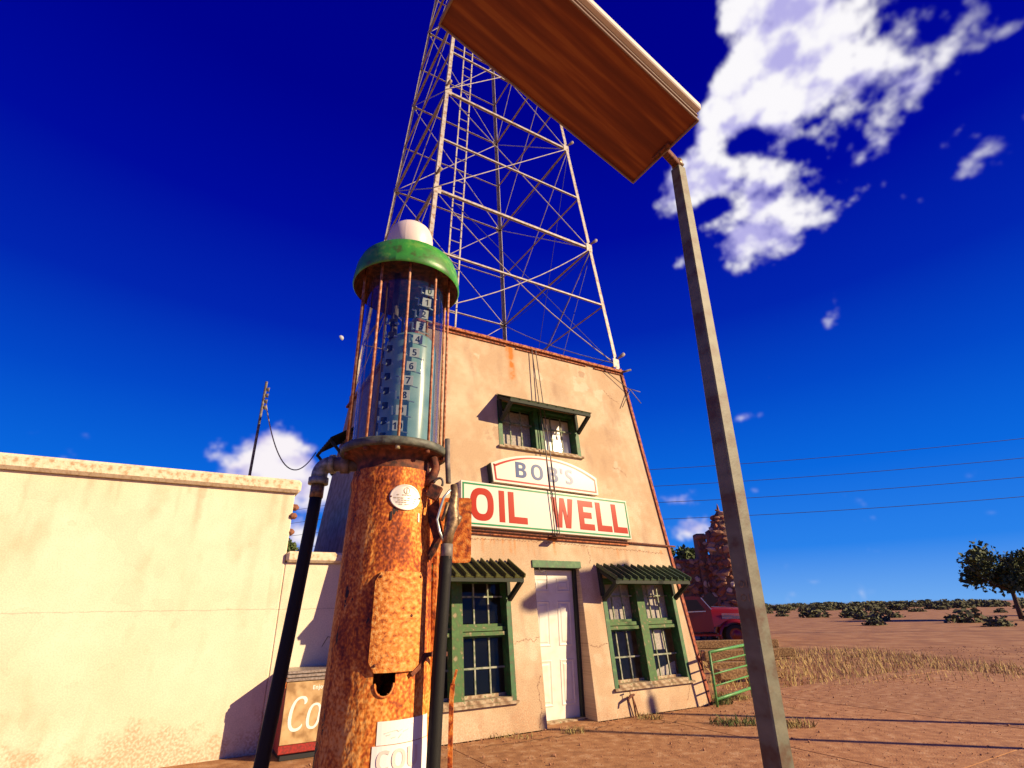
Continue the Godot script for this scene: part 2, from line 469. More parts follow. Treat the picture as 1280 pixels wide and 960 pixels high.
func make_materials():
	M.facade = textured(facade_image(), 0.9)
	var nb = NoiseTexture2D.new()
	nb.width = 512; nb.height = 512; nb.seamless = true; nb.as_normal_map = true; nb.bump_strength = 5.0
	nb.noise = noise(0.06, 4, 77)
	M.stucco = mottled([[0.0, K(0.36, 0.225, 0.135)], [0.5, K(0.50, 0.34, 0.22)], [1.0, K(0.58, 0.42, 0.29)]], 0.012, 0.7, 0.92, 0.2, 0.06, 1.0, 2)
	M.annex = textured(annex_image(), 0.92)
	M.annex.uv1_scale = Vector3(1.0 / 6.0, -1.0 / 3.2, 1)
	M.annex.uv1_offset = Vector3(0, 1, 0)
	M.cap = mottled([[0.0, K(0.42, 0.30, 0.17)], [0.45, K(0.64, 0.53, 0.36)], [1.0, K(0.70, 0.61, 0.44)]], 0.02, 1.2, 0.9, 0.25, 0.05, 1.0, 4)
	M.rust_bar = mottled([[0.0, K(0.06, 0.014, 0.006)], [0.5, K(0.30, 0.07, 0.018)], [1.0, K(0.45, 0.17, 0.06)]], 0.02, 1.5, 0.8, 0.2, 0.1, 1.0, 5)
	M.red_lead = mottled([[0.0, K(0.08, 0.02, 0.01)], [0.5, K(0.30, 0.055, 0.018)], [1.0, K(0.38, 0.12, 0.04)]], 0.02, 1.2, 0.75, 0.2, 0.1, 1.0, 6)
	M.steel = mottled([[0.0, K(0.24, 0.13, 0.06)], [0.3, K(0.33, 0.30, 0.26)], [1.0, K(0.44, 0.41, 0.37)]], 0.015, 1.0, 0.55, 0.0, 0.05, 1.0, 7)
	M.dark_steel = mottled([[0.0, K(0.06, 0.05, 0.045)], [0.6, K(0.14, 0.12, 0.10)], [1.0, K(0.28, 0.24, 0.20)]], 0.02, 1.5, 0.6, 0.0, 0.05, 1.0, 8)
	M.black = plain(lin(0.012, 0.012, 0.012), 0.6)
	M.green = mottled([[0.0, K(0.05, 0.07, 0.02)], [0.3, K(0.016, 0.085, 0.02)], [0.75, K(0.022, 0.115, 0.026)], [1.0, K(0.06, 0.15, 0.04)]], 0.01, 1.5, 0.6, 0.1, 0.08, 1.0, 9)
	M.green_worn = mottled([[0.0, K(0.26, 0.21, 0.12)], [0.16, K(0.09, 0.105, 0.03)], [0.5, K(0.035, 0.105, 0.022)], [1.0, K(0.055, 0.14, 0.03)]], 0.008, 2.0, 0.7, 0.15, 0.08, 1.0, 10)
	M.putty = mottled([[0.0, K(0.06, 0.11, 0.05)], [0.4, K(0.20, 0.22, 0.15)], [1.0, K(0.36, 0.36, 0.28)]], 0.01, 2.0, 0.8, 0.0, 0.05, 1.0, 52)
	M.sill = mottled([[0.0, K(0.16, 0.09, 0.045)], [0.45, K(0.34, 0.25, 0.15)], [0.8, K(0.46, 0.38, 0.26)], [1.0, K(0.09, 0.15, 0.045)]], 0.006, 2.6, 0.85, 0.2, 0.1, 1.0, 11)
	M.olive = mottled([[0.0, K(0.035, 0.04, 0.008)], [0.5, K(0.06, 0.068, 0.014)], [1.0, K(0.09, 0.10, 0.026)]], 0.03, 2.5, 0.5, 0.0, 0.05, 1.0, 12)
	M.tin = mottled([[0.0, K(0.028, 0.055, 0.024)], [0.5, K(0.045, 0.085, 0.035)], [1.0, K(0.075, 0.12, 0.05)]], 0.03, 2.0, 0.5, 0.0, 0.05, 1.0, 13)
	M.awning_wood = mottled([[0.0, K(0.014, 0.020, 0.012)], [1.0, K(0.030, 0.040, 0.024)]], 0.04, 3.0, 0.8, 0.0, 0.05, 1.0, 15)  # near-black, with the shade under the awnings set into the timber colour
	M.door = mottled([[0.0, K(0.60, 0.56, 0.47)], [0.5, K(0.65, 0.62, 0.54)], [1.0, K(0.68, 0.65, 0.57)]], 0.01, 0.8, 0.5, 0.0, 0.05, 1.0, 16)
	M.glass = plain(Color(0.02, 0.16, 0.30, 0.40), 0.02)
	M.glass.transparency = BaseMaterial3D.TRANSPARENCY_ALPHA
	M.glass.metallic_specular = 0.7
	M.pane = plain(Color(0.3, 0.32, 0.32, 0.05), 0.04)
	M.pane.transparency = BaseMaterial3D.TRANSPARENCY_ALPHA
	M.pane.metallic_specular = 0.36
	M.blind = mottled([[0.0, K(0.30, 0.27, 0.22)], [1.0, K(0.46, 0.42, 0.36)]], 0.02, 2.0, 0.9, 0.0, 0.05, 1.0, 17)
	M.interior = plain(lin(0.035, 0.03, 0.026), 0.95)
	M.sign_white = plain(lin(0.66, 0.60, 0.50), 0.26)
	M.sign_green = plain(lin(0.02, 0.22, 0.09), 0.26)
	M.sign_red = plain(lin(0.34, 0.020, 0.008), 0.26)
	M.sign_maroon = plain(lin(0.32, 0.012, 0.012), 0.26)
	M.sign_blue = plain(lin(0.022, 0.055, 0.19), 0.26)
	for q in [M.sign_white, M.sign_green, M.sign_red, M.sign_maroon, M.sign_blue]:
		q.metallic_specular = 0.17
	M.sign_blue_glare = plain(lin(0.12, 0.16, 0.28), 0.26)  # sun glare over the last letters painted in as a paler blue
	M.sign_blue_glare.metallic_specular = 0.17
	M.rubber = mottled([[0.0, K(0.008, 0.008, 0.008)], [1.0, K(0.022, 0.022, 0.018)]], 0.1, 8.0, 0.55, 0.5, 0.2, 1.0, 18)
	M.rubber.metallic_specular = 0.3
	M.rust_pump = textured(rust_image(), 0.78)
	M.rust_pump.uv1_scale = Vector3(1, -1.0 / 2.1, 1)
	M.rust_pump.uv1_offset = Vector3(0, 1, 0)
	var rn = NoiseTexture2D.new()
	rn.width = 512; rn.height = 512; rn.seamless = true; rn.as_normal_map = true; rn.bump_strength = 4.0
	rn.noise = noise(0.08, 4, 91)
	M.rust_pump.normal_enabled = true
	M.rust_pump.normal_texture = rn
	M.rust_pump.normal_scale = 0.35
	M.rust_plate = mottled([[0.0, K(0.16, 0.025, 0.005)], [0.35, K(0.46, 0.10, 0.010)], [0.65, K(0.62, 0.19, 0.020)], [1.0, K(0.72, 0.36, 0.10)]], 0.02, 2.4, 0.78, 0.3, 0.1, 1.0, 19)
	M.rust_light = mottled([[0.0, K(0.20, 0.035, 0.005)], [0.3, K(0.52, 0.15, 0.014)], [0.6, K(0.64, 0.24, 0.035)], [1.0, K(0.76, 0.44, 0.14)]], 0.03, 3.4, 0.78, 0.3, 0.1, 1.0, 39)
	M.rust_dark = mottled([[0.0, K(0.02, 0.008, 0.005)], [0.5, K(0.11, 0.025, 0.01)], [1.0, K(0.24, 0.07, 0.02)]], 0.02, 2.6, 0.8, 0.2, 0.1, 1.0, 20)
	M.pump_green = mottled([[0.0, K(0.05, 0.05, 0.01)], [0.25, K(0.03, 0.20, 0.025)], [0.8, K(0.04, 0.27, 0.03)], [1.0, K(0.14, 0.36, 0.05)]], 0.01, 1.6, 0.42, 0.05, 0.06, 1.0, 21)
	M.flange = mottled([[0.0, K(0.03, 0.02, 0.015)], [0.5, K(0.07, 0.085, 0.065)], [1.0, K(0.16, 0.15, 0.11)]], 0.02, 2.5, 0.6, 0.15, 0.06, 1.0, 22)
	M.rod = mottled([[0.0, K(0.15, 0.03, 0.01)], [0.5, K(0.40, 0.14, 0.06)], [1.0, K(0.55, 0.36, 0.24)]], 0.02, 4, 0.7, 0.0, 0.06, 1.0, 23)
	M.globe = plain(lin(0.70, 0.60, 0.55), 0.4)
	M.tag = plain(lin(0.72, 0.86, 0.80), 0.4)
	M.ink = plain(lin(0.012, 0.014, 0.02), 0.5)
	M.ink_green = plain(lin(0.01, 0.10, 0.03), 0.5)
	M.tarnish = mottled([[0.0, K(0.20, 0.46, 0.46)], [0.5, K(0.32, 0.60, 0.58)], [1.0, K(0.42, 0.70, 0.66)]], 0.006, 2.0, 0.25, 0.0, 0.05, 1.0, 24)
	M.clip = plain(lin(0.5, 0.62, 0.58), 0.35, 0.6)
	M.badge = plain(lin(0.62, 0.57, 0.50), 0.42, 0.35)
	M.badge_ink = plain(lin(0.30, 0.24, 0.17), 0.5)
	M.paper = plain(lin(0.74, 0.72, 0.67), 0.7)
	M.paper_print = plain(lin(0.64, 0.53, 0.46), 0.7)
	M.brass = mottled([[0.0, K(0.06, 0.04, 0.025)], [0.5, K(0.20, 0.13, 0.065)], [1.0, K(0.33, 0.23, 0.12)]], 0.02, 4, 0.45, 0.15, 0.08, 1.0, 25, 0.4)
	M.fitting = mottled([[0.0, K(0.10, 0.12, 0.09)], [0.5, K(0.24, 0.28, 0.22)], [1.0, K(0.40, 0.42, 0.33)]], 0.02, 4, 0.5, 0.15, 0.08, 1.0, 26, 0.3)
	M.panel_wood = mottled([[0.0, K(0.125, 0.020, 0.005)], [0.4, K(0.16, 0.028, 0.006)], [0.7, K(0.20, 0.040, 0.007)], [1.0, K(0.27, 0.075, 0.014)]], 0.008, 1.0, 0.6, 0.1, 0.05, 1.0, 27)
	M.panel_wood.uv1_scale = Vector3(0.16, 2.6, 2.6)
	M.cab_trim = plain(lin(0.22, 0.15, 0.11), 0.5)
	M.cab_face = plain(lin(0.72, 0.68, 0.58), 0.4)
	M.pole = mottled([[0.0, K(0.075, 0.042, 0.02)], [0.35, K(0.10, 0.10, 0.065)], [1.0, K(0.14, 0.14, 0.095)]], 0.008, 1.6, 0.6, 0.1, 0.05, 1.0, 28)
	M.gate = mottled([[0.0, K(0.16, 0.07, 0.02)], [0.25, K(0.05, 0.22, 0.05)], [1.0, K(0.09, 0.34, 0.10)]], 0.02, 2.0, 0.5, 0.0, 0.05, 1.0, 29)
	M.soil = mottled([[0.0, K(0.20, 0.08, 0.026)], [0.5, K(0.27, 0.118, 0.04)], [1.0, K(0.33, 0.17, 0.07)]], 0.01, 0.12, 0.95, 0.1, 0.05, 1.0, 30)
	M.apron = []
	for i in 3:
		var k = [1.0, 0.92, 1.07][i] as float
		M.apron.append(mottled([[0.0, K(0.25, 0.110, 0.040) * k], [0.4, K(0.325, 0.150, 0.056) * k], [0.8, K(0.36, 0.180, 0.072) * k], [1.0, K(0.42, 0.24, 0.12) * k]], 0.016, 0.6, 0.88, 0.25, 0.12, 1.0, 31 + i))
	M.crack = plain(lin(0.06, 0.028, 0.014), 0.95)
	M.cooler_front = mottled([[0.0, K(0.26, 0.15, 0.055)], [0.45, K(0.42, 0.27, 0.115)], [1.0, K(0.52, 0.37, 0.18)]], 0.006, 1.6, 0.5, 0.0, 0.05, 1.0, 35)
	M.cooler_red = mottled([[0.0, K(0.16, 0.02, 0.012)], [1.0, K(0.36, 0.02, 0.014)]], 0.03, 2.0, 0.5, 0.0, 0.05, 1.0, 36)
	M.stainless = mottled([[0.0, K(0.22, 0.17, 0.13)], [1.0, K(0.42, 0.37, 0.32)]], 0.03, 2.0, 0.4, 0.0, 0.05, 1.0, 37, 0.4)
	M.white_paint = plain(lin(0.80, 0.77, 0.70), 0.45)
	M.stone = []
	for c in [K(0.27, 0.12, 0.065), K(0.34, 0.17, 0.09), K(0.20, 0.08, 0.045), K(0.42, 0.25, 0.15), K(0.58, 0.46, 0.33), K(0.32, 0.11, 0.05)]:
		M.stone.append(mottled([[0.0, c * 0.5], [0.5, c], [1.0, c * 1.35]], 0.03, 1.5, 0.92, 0.4, 0.06, 1.0, 40 + M.stone.size()))
	M.mortar = plain(lin(0.20, 0.115, 0.065), 0.95)
	M.truck = plain(lin(0.16, 0.005, 0.005), 0.3)
	M.truck.clearcoat_enabled = true
	M.truck.clearcoat = 0.15
	M.chrome = plain(lin(0.6, 0.58, 0.55), 0.25, 0.9)
	M.tyre = plain(lin(0.015, 0.014, 0.013), 0.85)
	M.timber = mottled([[0.0, K(0.10, 0.05, 0.02)], [0.5, K(0.22, 0.125, 0.05)], [1.0, K(0.34, 0.22, 0.10)]], 0.03, 1.0, 0.9, 0.4, 0.06, 1.0, 50)
	M.straw = plain(lin(0.42, 0.32, 0.12), 0.9)
	M.weed = plain(lin(0.10, 0.13, 0.03), 0.8)
	M.weed_dry = plain(lin(0.30, 0.24, 0.08), 0.85)
	M.leaf = plain(lin(0.055, 0.085, 0.018), 0.75)
	M.leaf_pale = plain(lin(0.10, 0.14, 0.035), 0.75)
	M.scrub = plain(lin(0.095, 0.10, 0.045), 0.9)
	M.bark = mottled([[0.0, K(0.06, 0.04, 0.025)], [1.0, K(0.16, 0.11, 0.07)]], 0.05, 3.0, 0.95, 0.5, 0.1, 1.0, 51)
	M.wire = plain(lin(0.05, 0.045, 0.05), 0.6)
	M.moon = plain(lin(0.4, 0.42, 0.46), 1.0)

# ================================================================= scene
func _ready():
	rng.seed = 20240611
	var cam = Camera3D.new()
	cam.name = "camera"
	cam.fov = rad_to_deg(2.0 * atan(480.0 / 653.323))
	cam.near = 0.05
	cam.far = 6000.0
	add_child(cam)
	cam.transform = Transform3D(Basis(Vector3.RIGHT, deg_to_rad(23.4187)) * Basis(Vector3.BACK, deg_to_rad(-1.194)), Vector3(0, 1.42, 0))
	cam.current = true
	var we = WorldEnvironment.new()
	we.name = "world"
	var env = Environment.new()
	env.background_mode = Environment.BG_SKY
	var sky = Sky.new()
	var sm = PanoramaSkyMaterial.new()
	sm.panorama = ImageTexture.create_from_image(sky_image())
	sky.sky_material = sm
	env.sky = sky
	env.tonemap_mode = Environment.TONE_MAPPER_LINEAR
	env.tonemap_exposure = EXPO
	env.sdfgi_enabled = true
	env.ssao_enabled = true
	env.ssil_enabled = true
	we.environment = env
	add_child(we)
	var sun = DirectionalLight3D.new()
	sun.name = "sun"
	sun.light_energy = 1.55
	sun.light_color = Color(1.0, 0.885, 0.71)
	sun.light_angular_distance = 0.55
	sun.shadow_enabled = true
	add_child(sun)
	sun.transform = Transform3D(Basis.looking_at(-SUN), SUN * 50.0)
	make_materials()
	build_ground()
	build_building()
	build_annex()
	build_derrick()
	build_wall_signs()
	build_pump()
	build_pole_sign()
	build_cooler()
	build_right_side()
	build_distance()
	build_weeds()

func build_ground():
	var m = MB.new()
	m.quad(Vector3(-3000, -0.06, 3000), Vector3(-3000, -0.06, -3000), Vector3(3000, -0.06, -3000), Vector3(3000, -0.06, 3000))
	structure("ground", m, M.soil)
	var pav = thing("pavement", "", "", BX, "", "structure")
	var xs = [-13.2, -10.1, -7.0, -3.95, -0.9, 2.1, 5.2, 8.3]
	var zs = [0.62, 4.3, 7.9, 11.5]
	var kerb = 0
	for i in xs.size() - 1:
		for j in zs.size() - 1:
			var b = MB.new()
			var g = 0.012
			b.box(Vector3((xs[i] + xs[i + 1]) * 0.5, -0.05 + rng.randf_range(-0.003, 0.003), (zs[j] + zs[j + 1]) * 0.5), Vector3(xs[i + 1] - xs[i] - g, 0.1, zs[j + 1] - zs[j] - g), Basis(), 0.003)
			part("slab", b, M.apron[(i * 2 + j) % 3], pav)
			kerb += 1
	# strips beside and behind the walls
	for s in [[-13.2, -4.96, -0.24, 0.61], [0.59, 8.3, 0.12, 0.61], [-2.49, -1.68, 0.15, 0.61]]:
		var b = MB.new()
		b.box(Vector3((s[0] + s[1]) * 0.5, -0.045, (s[2] + s[3]) * 0.5), Vector3(s[1] - s[0], 0.09, s[3] - s[2]), Basis(), 0.006)
		part("slab", b, M.apron[1], pav)
	# cracks
	var crk = noise(3.0, 3, 61)
	for c in [[Vector3(-1.2, 0, 1.05), Vector3(-0.75, 0, 1.25), Vector3(-0.55, 0, 1.7), Vector3(0.1, 0, 2.2)], [Vector3(-3.6, 0, 0.95), Vector3(-2.9, 0, 1.02), Vector3(-2.2, 0, 0.98), Vector3(-1.6, 0, 0.85)], [Vector3(1.0, 0, 0.9), Vector3(1.3, 0, 1.4), Vector3(1.25, 0, 2.0)]]:
		var b = MB.new()
		var pts = []
		for s in c.size() - 1:
			for k in 10:
				var v: Vector3 = c[s].lerp(c[s + 1], k / 10.0)
				pts.append(v + Vector3(crk.get_noise_2d(v.x * 3, v.z * 3), 0, crk.get_noise_2d(v.z * 3 + 9, v.x * 3)) * 0.1)
		for s in pts.size() - 1:
			var d: Vector3 = (pts[s + 1] - pts[s]).normalized().cross(Vector3.UP) * (0.005 + 0.006 * absf(crk.get_noise_1d(s * 0.7)))
			var y = Vector3(0, 0.0055, 0)
			b.quad(pts[s] - d + y, pts[s + 1] - d + y, pts[s + 1] + d + y, pts[s] + d + y)
		part("crack", b, M.crack, pav)

# ---------------------------------------------------------------- the tapering stucco building
func facade_uv(p: Vector3) -> Vector2:
	return Vector2((p.x + 5.1) / 5.8, (5.9 - p.y) / 5.95)

func build_building():
	var t = thing("stucco_building", "tapering peach stucco building with green windows and white door under the derrick", "building", BX)
	# front wall with its openings
	var open = [[-4.57, -2.93, 0.36, 1.86], [-1.29, 0.28, 0.36, 1.86], [-2.5, -1.67, 0.0, 2.06], [-2.96, -1.31, 3.86, 4.66]]
	var ys = [0.0, 0.36, 1.86, 2.06, 2.5, 3.2, 3.86, 4.66, 5.2, HB]
	var m = MB.new()
	for j in ys.size() - 1:
		var y0: float = ys[j]
		var y1: float = ys[j + 1]
		var xs = [-99.0, -4.57, -3.7, -2.96, -2.93, -2.5, -1.67, -1.31, -1.29, -0.6, 0.04, 0.28, 99.0]
		if y1 > 2.0:
			xs = [-99.0, -3.7, -2.96, -2.5, -1.67, -1.31, -0.6, 99.0]
		for i in xs.size() - 1:
			var mid: float = (maxf(xs[i], -4.9) + minf(xs[i + 1], 0.5)) * 0.5
			var hole = false
			for o in open:
				if mid > o[0] and mid < o[1] and (y0 + y1) * 0.5 > o[2] and (y0 + y1) * 0.5 < o[3]:
					hole = true
			if hole:
				continue
			var a = fp(xl(y0) if i == 0 else xs[i], y0)
			var b = fp(xl(y1) if i == 0 else xs[i], y1)
			var c = fp(xr(y1) if i == xs.size() - 2 else xs[i + 1], y1)
			var d = fp(xr(y0) if i == xs.size() - 2 else xs[i + 1], y0)
			m.quaduv(a, b, c, d, facade_uv(a), facade_uv(b), facade_uv(c), facade_uv(d))
	# reveals
	for o in open:
		var dp = 0.19
		var door: bool = o[2] == 0.0
		var c = [fp(o[0], o[2]), fp(o[0], o[3]), fp(o[1], o[3]), fp(o[1], o[2])]
		for k in 4:
			if door and k == 3:
				continue
			var a: Vector3 = c[k]
			var b: Vector3 = c[(k + 1) % 4]
			var a2 = a - Vector3(0, 0, dp)
			var b2 = b - Vector3(0, 0, dp)
			if door:
				a2.z = 0.2; b2.z = 0.2
			m.quaduv(a, a2, b2, b, facade_uv(a), facade_uv(a + (a - b).normalized() * 0.01), facade_uv(b2), facade_uv(b))
	part("front_wall", m, M.facade, t)
	# side and back walls, roof
	var q = {}
	for k in 4:
		var sx = (k == 1 or k == 2)
		var sz = (k >= 2)
		q[k] = Vector3((ZB if sx else -WB - ZB), 0, (-DB - ZB if sz else ZB))
		q[k + 4] = Vector3((0.0 if sx else -WB), HB, (-DB if sz else 0.0))
	for w in [["left_wall", 3, 0], ["right_wall", 1, 2], ["back_wall", 2, 3]]:
		m = MB.new()
		m.quad(q[w[1]], q[w[1] + 4], q[w[2] + 4], q[w[2]])
		part("side_wall" if w[0] != "back_wall" else "back_wall", m, M.stucco, t)
	m = MB.new()
	m.box(Vector3(-WB * 0.5, HB - 0.14, -DB * 0.5), Vector3(WB - 0.02, 0.06, DB - 0.02))
	part("roof", m, M.dark_steel, t)
	# a dark room behind the windows
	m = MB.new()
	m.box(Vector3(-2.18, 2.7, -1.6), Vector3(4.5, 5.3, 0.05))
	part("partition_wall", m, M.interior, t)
	# roof edge: rusty angle with a broken second strip below
	m = MB.new()
	m.bar(fp(-WB - 0.03, HB + 0.01, 0.025), fp(0.05, HB + 0.01, 0.025), 0.07, 0.05)
	m.bar(fp(-WB - 0.02, HB - 0.065, 0.012), fp(-2.7, HB - 0.055, 0.012), 0.03, 0.022)
	m.bar(fp(-2.5, HB - 0.06, 0.012), fp(-0.9, HB - 0.055, 0.012), 0.03, 0.018)
	m.bar(fp(-0.7, HB - 0.06, 0.012), fp(0.03, HB - 0.05, 0.012), 0.03, 0.02)
	part("roof_edge", m, M.rust_bar, t)
	for sdx in [0, 1]:
		m = MB.new()
		var xx = -WB - 0.03 if sdx == 0 else 0.03
		m.bar(Vector3(xx, HB + 0.01, 0.0), Vector3(xx, HB + 0.01, -DB), 0.06, 0.05)
		part("roof_edge", m, M.rust_bar, t)
	# rusty corner angle
	m = MB.new()
	m.bar(Vector3(ZB + 0.012, -0.02, ZB - 0.005), Vector3(0.012, HB + 0.08, -0.005), 0.055, 0.055)
	part("corner_angle", m, M.red_lead, t)
	m = MB.new()
	m.bar(Vector3(-WB - ZB - 0.012, -0.02, ZB - 0.005), Vector3(-WB - 0.012, HB + 0.08, -0.005), 0.055, 0.055)
	part("corner_angle", m, M.red_lead, t)
	# conduit pair
	m = MB.new(true)
	m.tube([fp(-4.6, 2.53, 0.03), fp(-3.6, 2.49, 0.03), fp(-2.0, 2.455, 0.03), fp(-0.6, 2.43, 0.03), fp(0.5, 2.405, 0.03)], 0.016, 8)
	part("conduit", m, M.rust_dark, t)
	m = MB.new(true)
	m.tube([fp(-4.6, 2.485, 0.03), fp(-3.6, 2.445, 0.03), fp(-2.0, 2.41, 0.03), fp(-0.6, 2.39, 0.03)], 0.012, 8)
	part("conduit", m, M.rust_bar, t)
	# the two rods hanging from the roof edge
	for s in [-0.042, 0.042]:
		m = MB.new(true)
		m.tube([fp(-2.13 + s, HB - 0.02, 0.05), fp(-2.12 + s, 4.2, 0.12), fp(-2.11 + s, 3.4, 0.145), fp(-2.1 + s, 2.43, 0.125)], 0.0085, 7)
		part("hanging_rod", m, M.dark_steel, t)
	m = MB.new()
	m.bar(fp(-2.19, 2.44, 0.1), fp(-2.03, 2.44, 0.1), 0.24, 0.02)
	part("rod_bracket", m, M.rust_dark, t)
	# windows
	make_window(t, -4.57, -2.93, 0.36, 1.86, 0, false)
	make_window(t, -1.29, 0.28, 0.36, 1.86, 1, true)
	make_upper_window(t)
	# awnings
	make_awning(t, -4.55, -2.95, 2.06, 1.83, 0.45, M.olive, 11, true)
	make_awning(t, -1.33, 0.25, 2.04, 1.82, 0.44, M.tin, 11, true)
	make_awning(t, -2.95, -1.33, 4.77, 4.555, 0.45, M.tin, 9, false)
	make_door(t)
	# small awning on the shaded side, towards the back
	m = MB.new()
	var aw = [Vector3(-4.45, 4.95, -4.45), Vector3(-4.45, 4.95, -3.1), Vector3(-4.95, 4.62, -3.1), Vector3(-4.95, 4.62, -4.45)]
	var nn = 14
	for k in nn:
		var u0 = float(k) / nn
		var u1 = float(k + 1) / nn
		var o0 = Vector3(0, 0.022 * (1 if k % 2 == 0 else -1), 0)
		m.quad(aw[0].lerp(aw[1], u0) + o0, aw[0].lerp(aw[1], u1) - o0, aw[3].lerp(aw[2], u1) - o0, aw[3].lerp(aw[2], u0) + o0)
	var sa = part("side_awning", m, M.awning_wood, t)
	m = MB.new()
	for zz in [-4.4, -3.15]:
		m.bar(Vector3(-4.93, 4.60, zz), Vector3(-4.56, 4.2, zz), 0.05, 0.05)
	m.bar(Vector3(-4.93, 4.6, -4.45), Vector3(-4.93, 4.6, -3.1), 0.05, 0.04)
	part("bracket", m, M.awning_wood, sa)
	# hose tap at the foot of the wall
	m = MB.new(true)
	m.tube([fp(-1.02, -0.02, 0.05), fp(-1.03, 0.14, 0.06), fp(-1.04, 0.28, 0.06)], 0.013, 8)
	m.tube([fp(-0.97, -0.02, 0.05), fp(-1.0, 0.14, 0.055), fp(-1.04, 0.27, 0.05)], 0.009, 8)
	m.tube([fp(-1.0, 0.27, 0.06), fp(-1.1, 0.26, 0.09), fp(-1.16, 0.24, 0.11), fp(-1.18, 0.19, 0.115)], [0.013, 0.022, 0.017, 0.014], 8)
	var tp = part("water_tap", m, M.rust_dark, t)
	m = MB.new(true)
	m.tube([fp(-1.1, 0.28, 0.09), fp(-1.1, 0.325, 0.09)], 0.006, 6)
	m.tube([fp(-1.135, 0.325, 0.09), fp(-1.065, 0.335, 0.09)], 0.010, 6)
	part("tap_handle", m, M.rust_dark, tp)
	# bars and wires sticking out of the roof corner
	m = MB.new(true)
	m.tube([Vector3(-0.03, HB - 0.02, 0.02), Vector3(0.16, HB + 0.04, 0.16)], 0.022, 8)
	m.tube([Vector3(-0.5, HB - 0.02, 0.03), Vector3(0.13, HB - 0.42, 0.12), Vector3(0.34, HB - 0.66, 0.14)], 0.008, 6)
	m.tube([Vector3(0.1, HB - 0.36, 0.08), Vector3(0.34, HB - 0.42, 0.16)], 0.008, 6)
	m.tube([Vector3(-0.15, HB - 0.82, 0.12), Vector3(0.13, HB - 0.38, 0.1)], 0.008, 6)
	part("loose_wire", m, M.dark_steel, t)

# boards of a window frame, in facade coordinates
func fboard(m: MB, x0: float, x1: float, y0: float, y1: float, w0: float, w1: float):
	var c = [fp(x0, y0, w1), fp(x0, y1, w1), fp(x1, y1, w1), fp(x1, y0, w1), fp(x0, y0, w0), fp(x0, y1, w0), fp(x1, y1, w0), fp(x1, y0, w0)]
	m.quad(c[0], c[1], c[2], c[3])
	m.quad(c[7], c[6], c[5], c[4])
	m.quad(c[1], c[5], c[6], c[2])
	m.quad(c[0], c[3], c[7], c[4])
	m.quad(c[0], c[4], c[5], c[1])
	m.quad(c[3], c[2], c[6], c[7])

func make_window(t: Node3D, x0: float, x1: float, y0: float, y1: float, which: int, blinds: bool):
	var win = Node3D.new()
	win.name = "window"
	t.add_child(win, true)
	win.set_meta("label", ["green paired sash window left of the white door", "green paired sash window right of the white door"][which])
	var jw = 0.075
	var mc = (x0 + x1) * 0.5
	var m = MB.new()
	fboard(m, x0 + 0.002, x0 + jw, y0, y1, -0.17, 0.006)
	part("jamb", m, M.green, win)
	m = MB.new()
	fboard(m, x1 - jw, x1 - 0.002, y0, y1, -0.17, 0.006)
	part("jamb", m, M.green, win)
	m = MB.new()
	fboard(m, x0 + jw, x1 - jw, y1 - 0.06, y1 - 0.002, -0.17, 0.0)
	part("head", m, M.green, win)
	m = MB.new()
	fboard(m, mc - 0.078, mc + 0.078, y0 + 0.045, y1 - 0.06, -0.165, -0.004)
	part("mullion", m, M.green_worn, win)
	m = MB.new()
	fboard(m, x0 - 0.02, x1 + 0.02, y0 - 0.03, y0 + 0.0, -0.02, 0.05)
	fboard(m, x0 + jw, x1 - jw, y0 + 0.001, y0 + 0.045, -0.17, 0.02)
	part("sill", m, M.sill, win)
	for s in 2:
		var a = x0 + jw if s == 0 else mc + 0.078
		var b = mc - 0.078 if s == 0 else x1 - jw
		# upper sash in front of the lower one
		var yb = 1.12
		m = MB.new()
		fboard(m, a, b, yb, yb + 0.045, -0.13, -0.035)
		fboard(m, a, b, yb + 0.055, yb + 0.105, -0.13, -0.055)
		part("meeting_rail", m, M.green_worn, win)
		sash(win, a, b, yb + 0.105, y1 - 0.06, -0.12, [1.60], blinds, true)
		sash(win, a, b, y0 + 0.045, yb, -0.145, [0.735], blinds, false)
	if blinds:
		# paper and boards propped behind the glass
		for r in [[x0 + jw, mc - 0.08, 1.2, 1.8], [mc + 0.08, x1 - jw, 1.2, 1.8], [x0 + jw, x0 + jw + 0.15, 0.78, 1.1], [mc + 0.08, x1 - jw - 0.17, 0.80, 1.1]]:
			m = MB.new()
			fboard(m, r[0], r[1], r[2], r[3], -0.185, -0.18)
			part("blind", m, M.blind, win)
		m = MB.new()
		m.prism(PackedVector2Array([Vector2(mc + 0.08, 0.42), Vector2(x1 - jw - 0.02, 0.42), Vector2(x1 - jw - 0.02, 0.62), Vector2(mc + 0.3, 0.53)]), 0.004, Transform3D(Basis(), Vector3(0, 0, ZB * (1 - 0.5 / HB) - 0.2)))
		part("blind", m, M.blind, win)

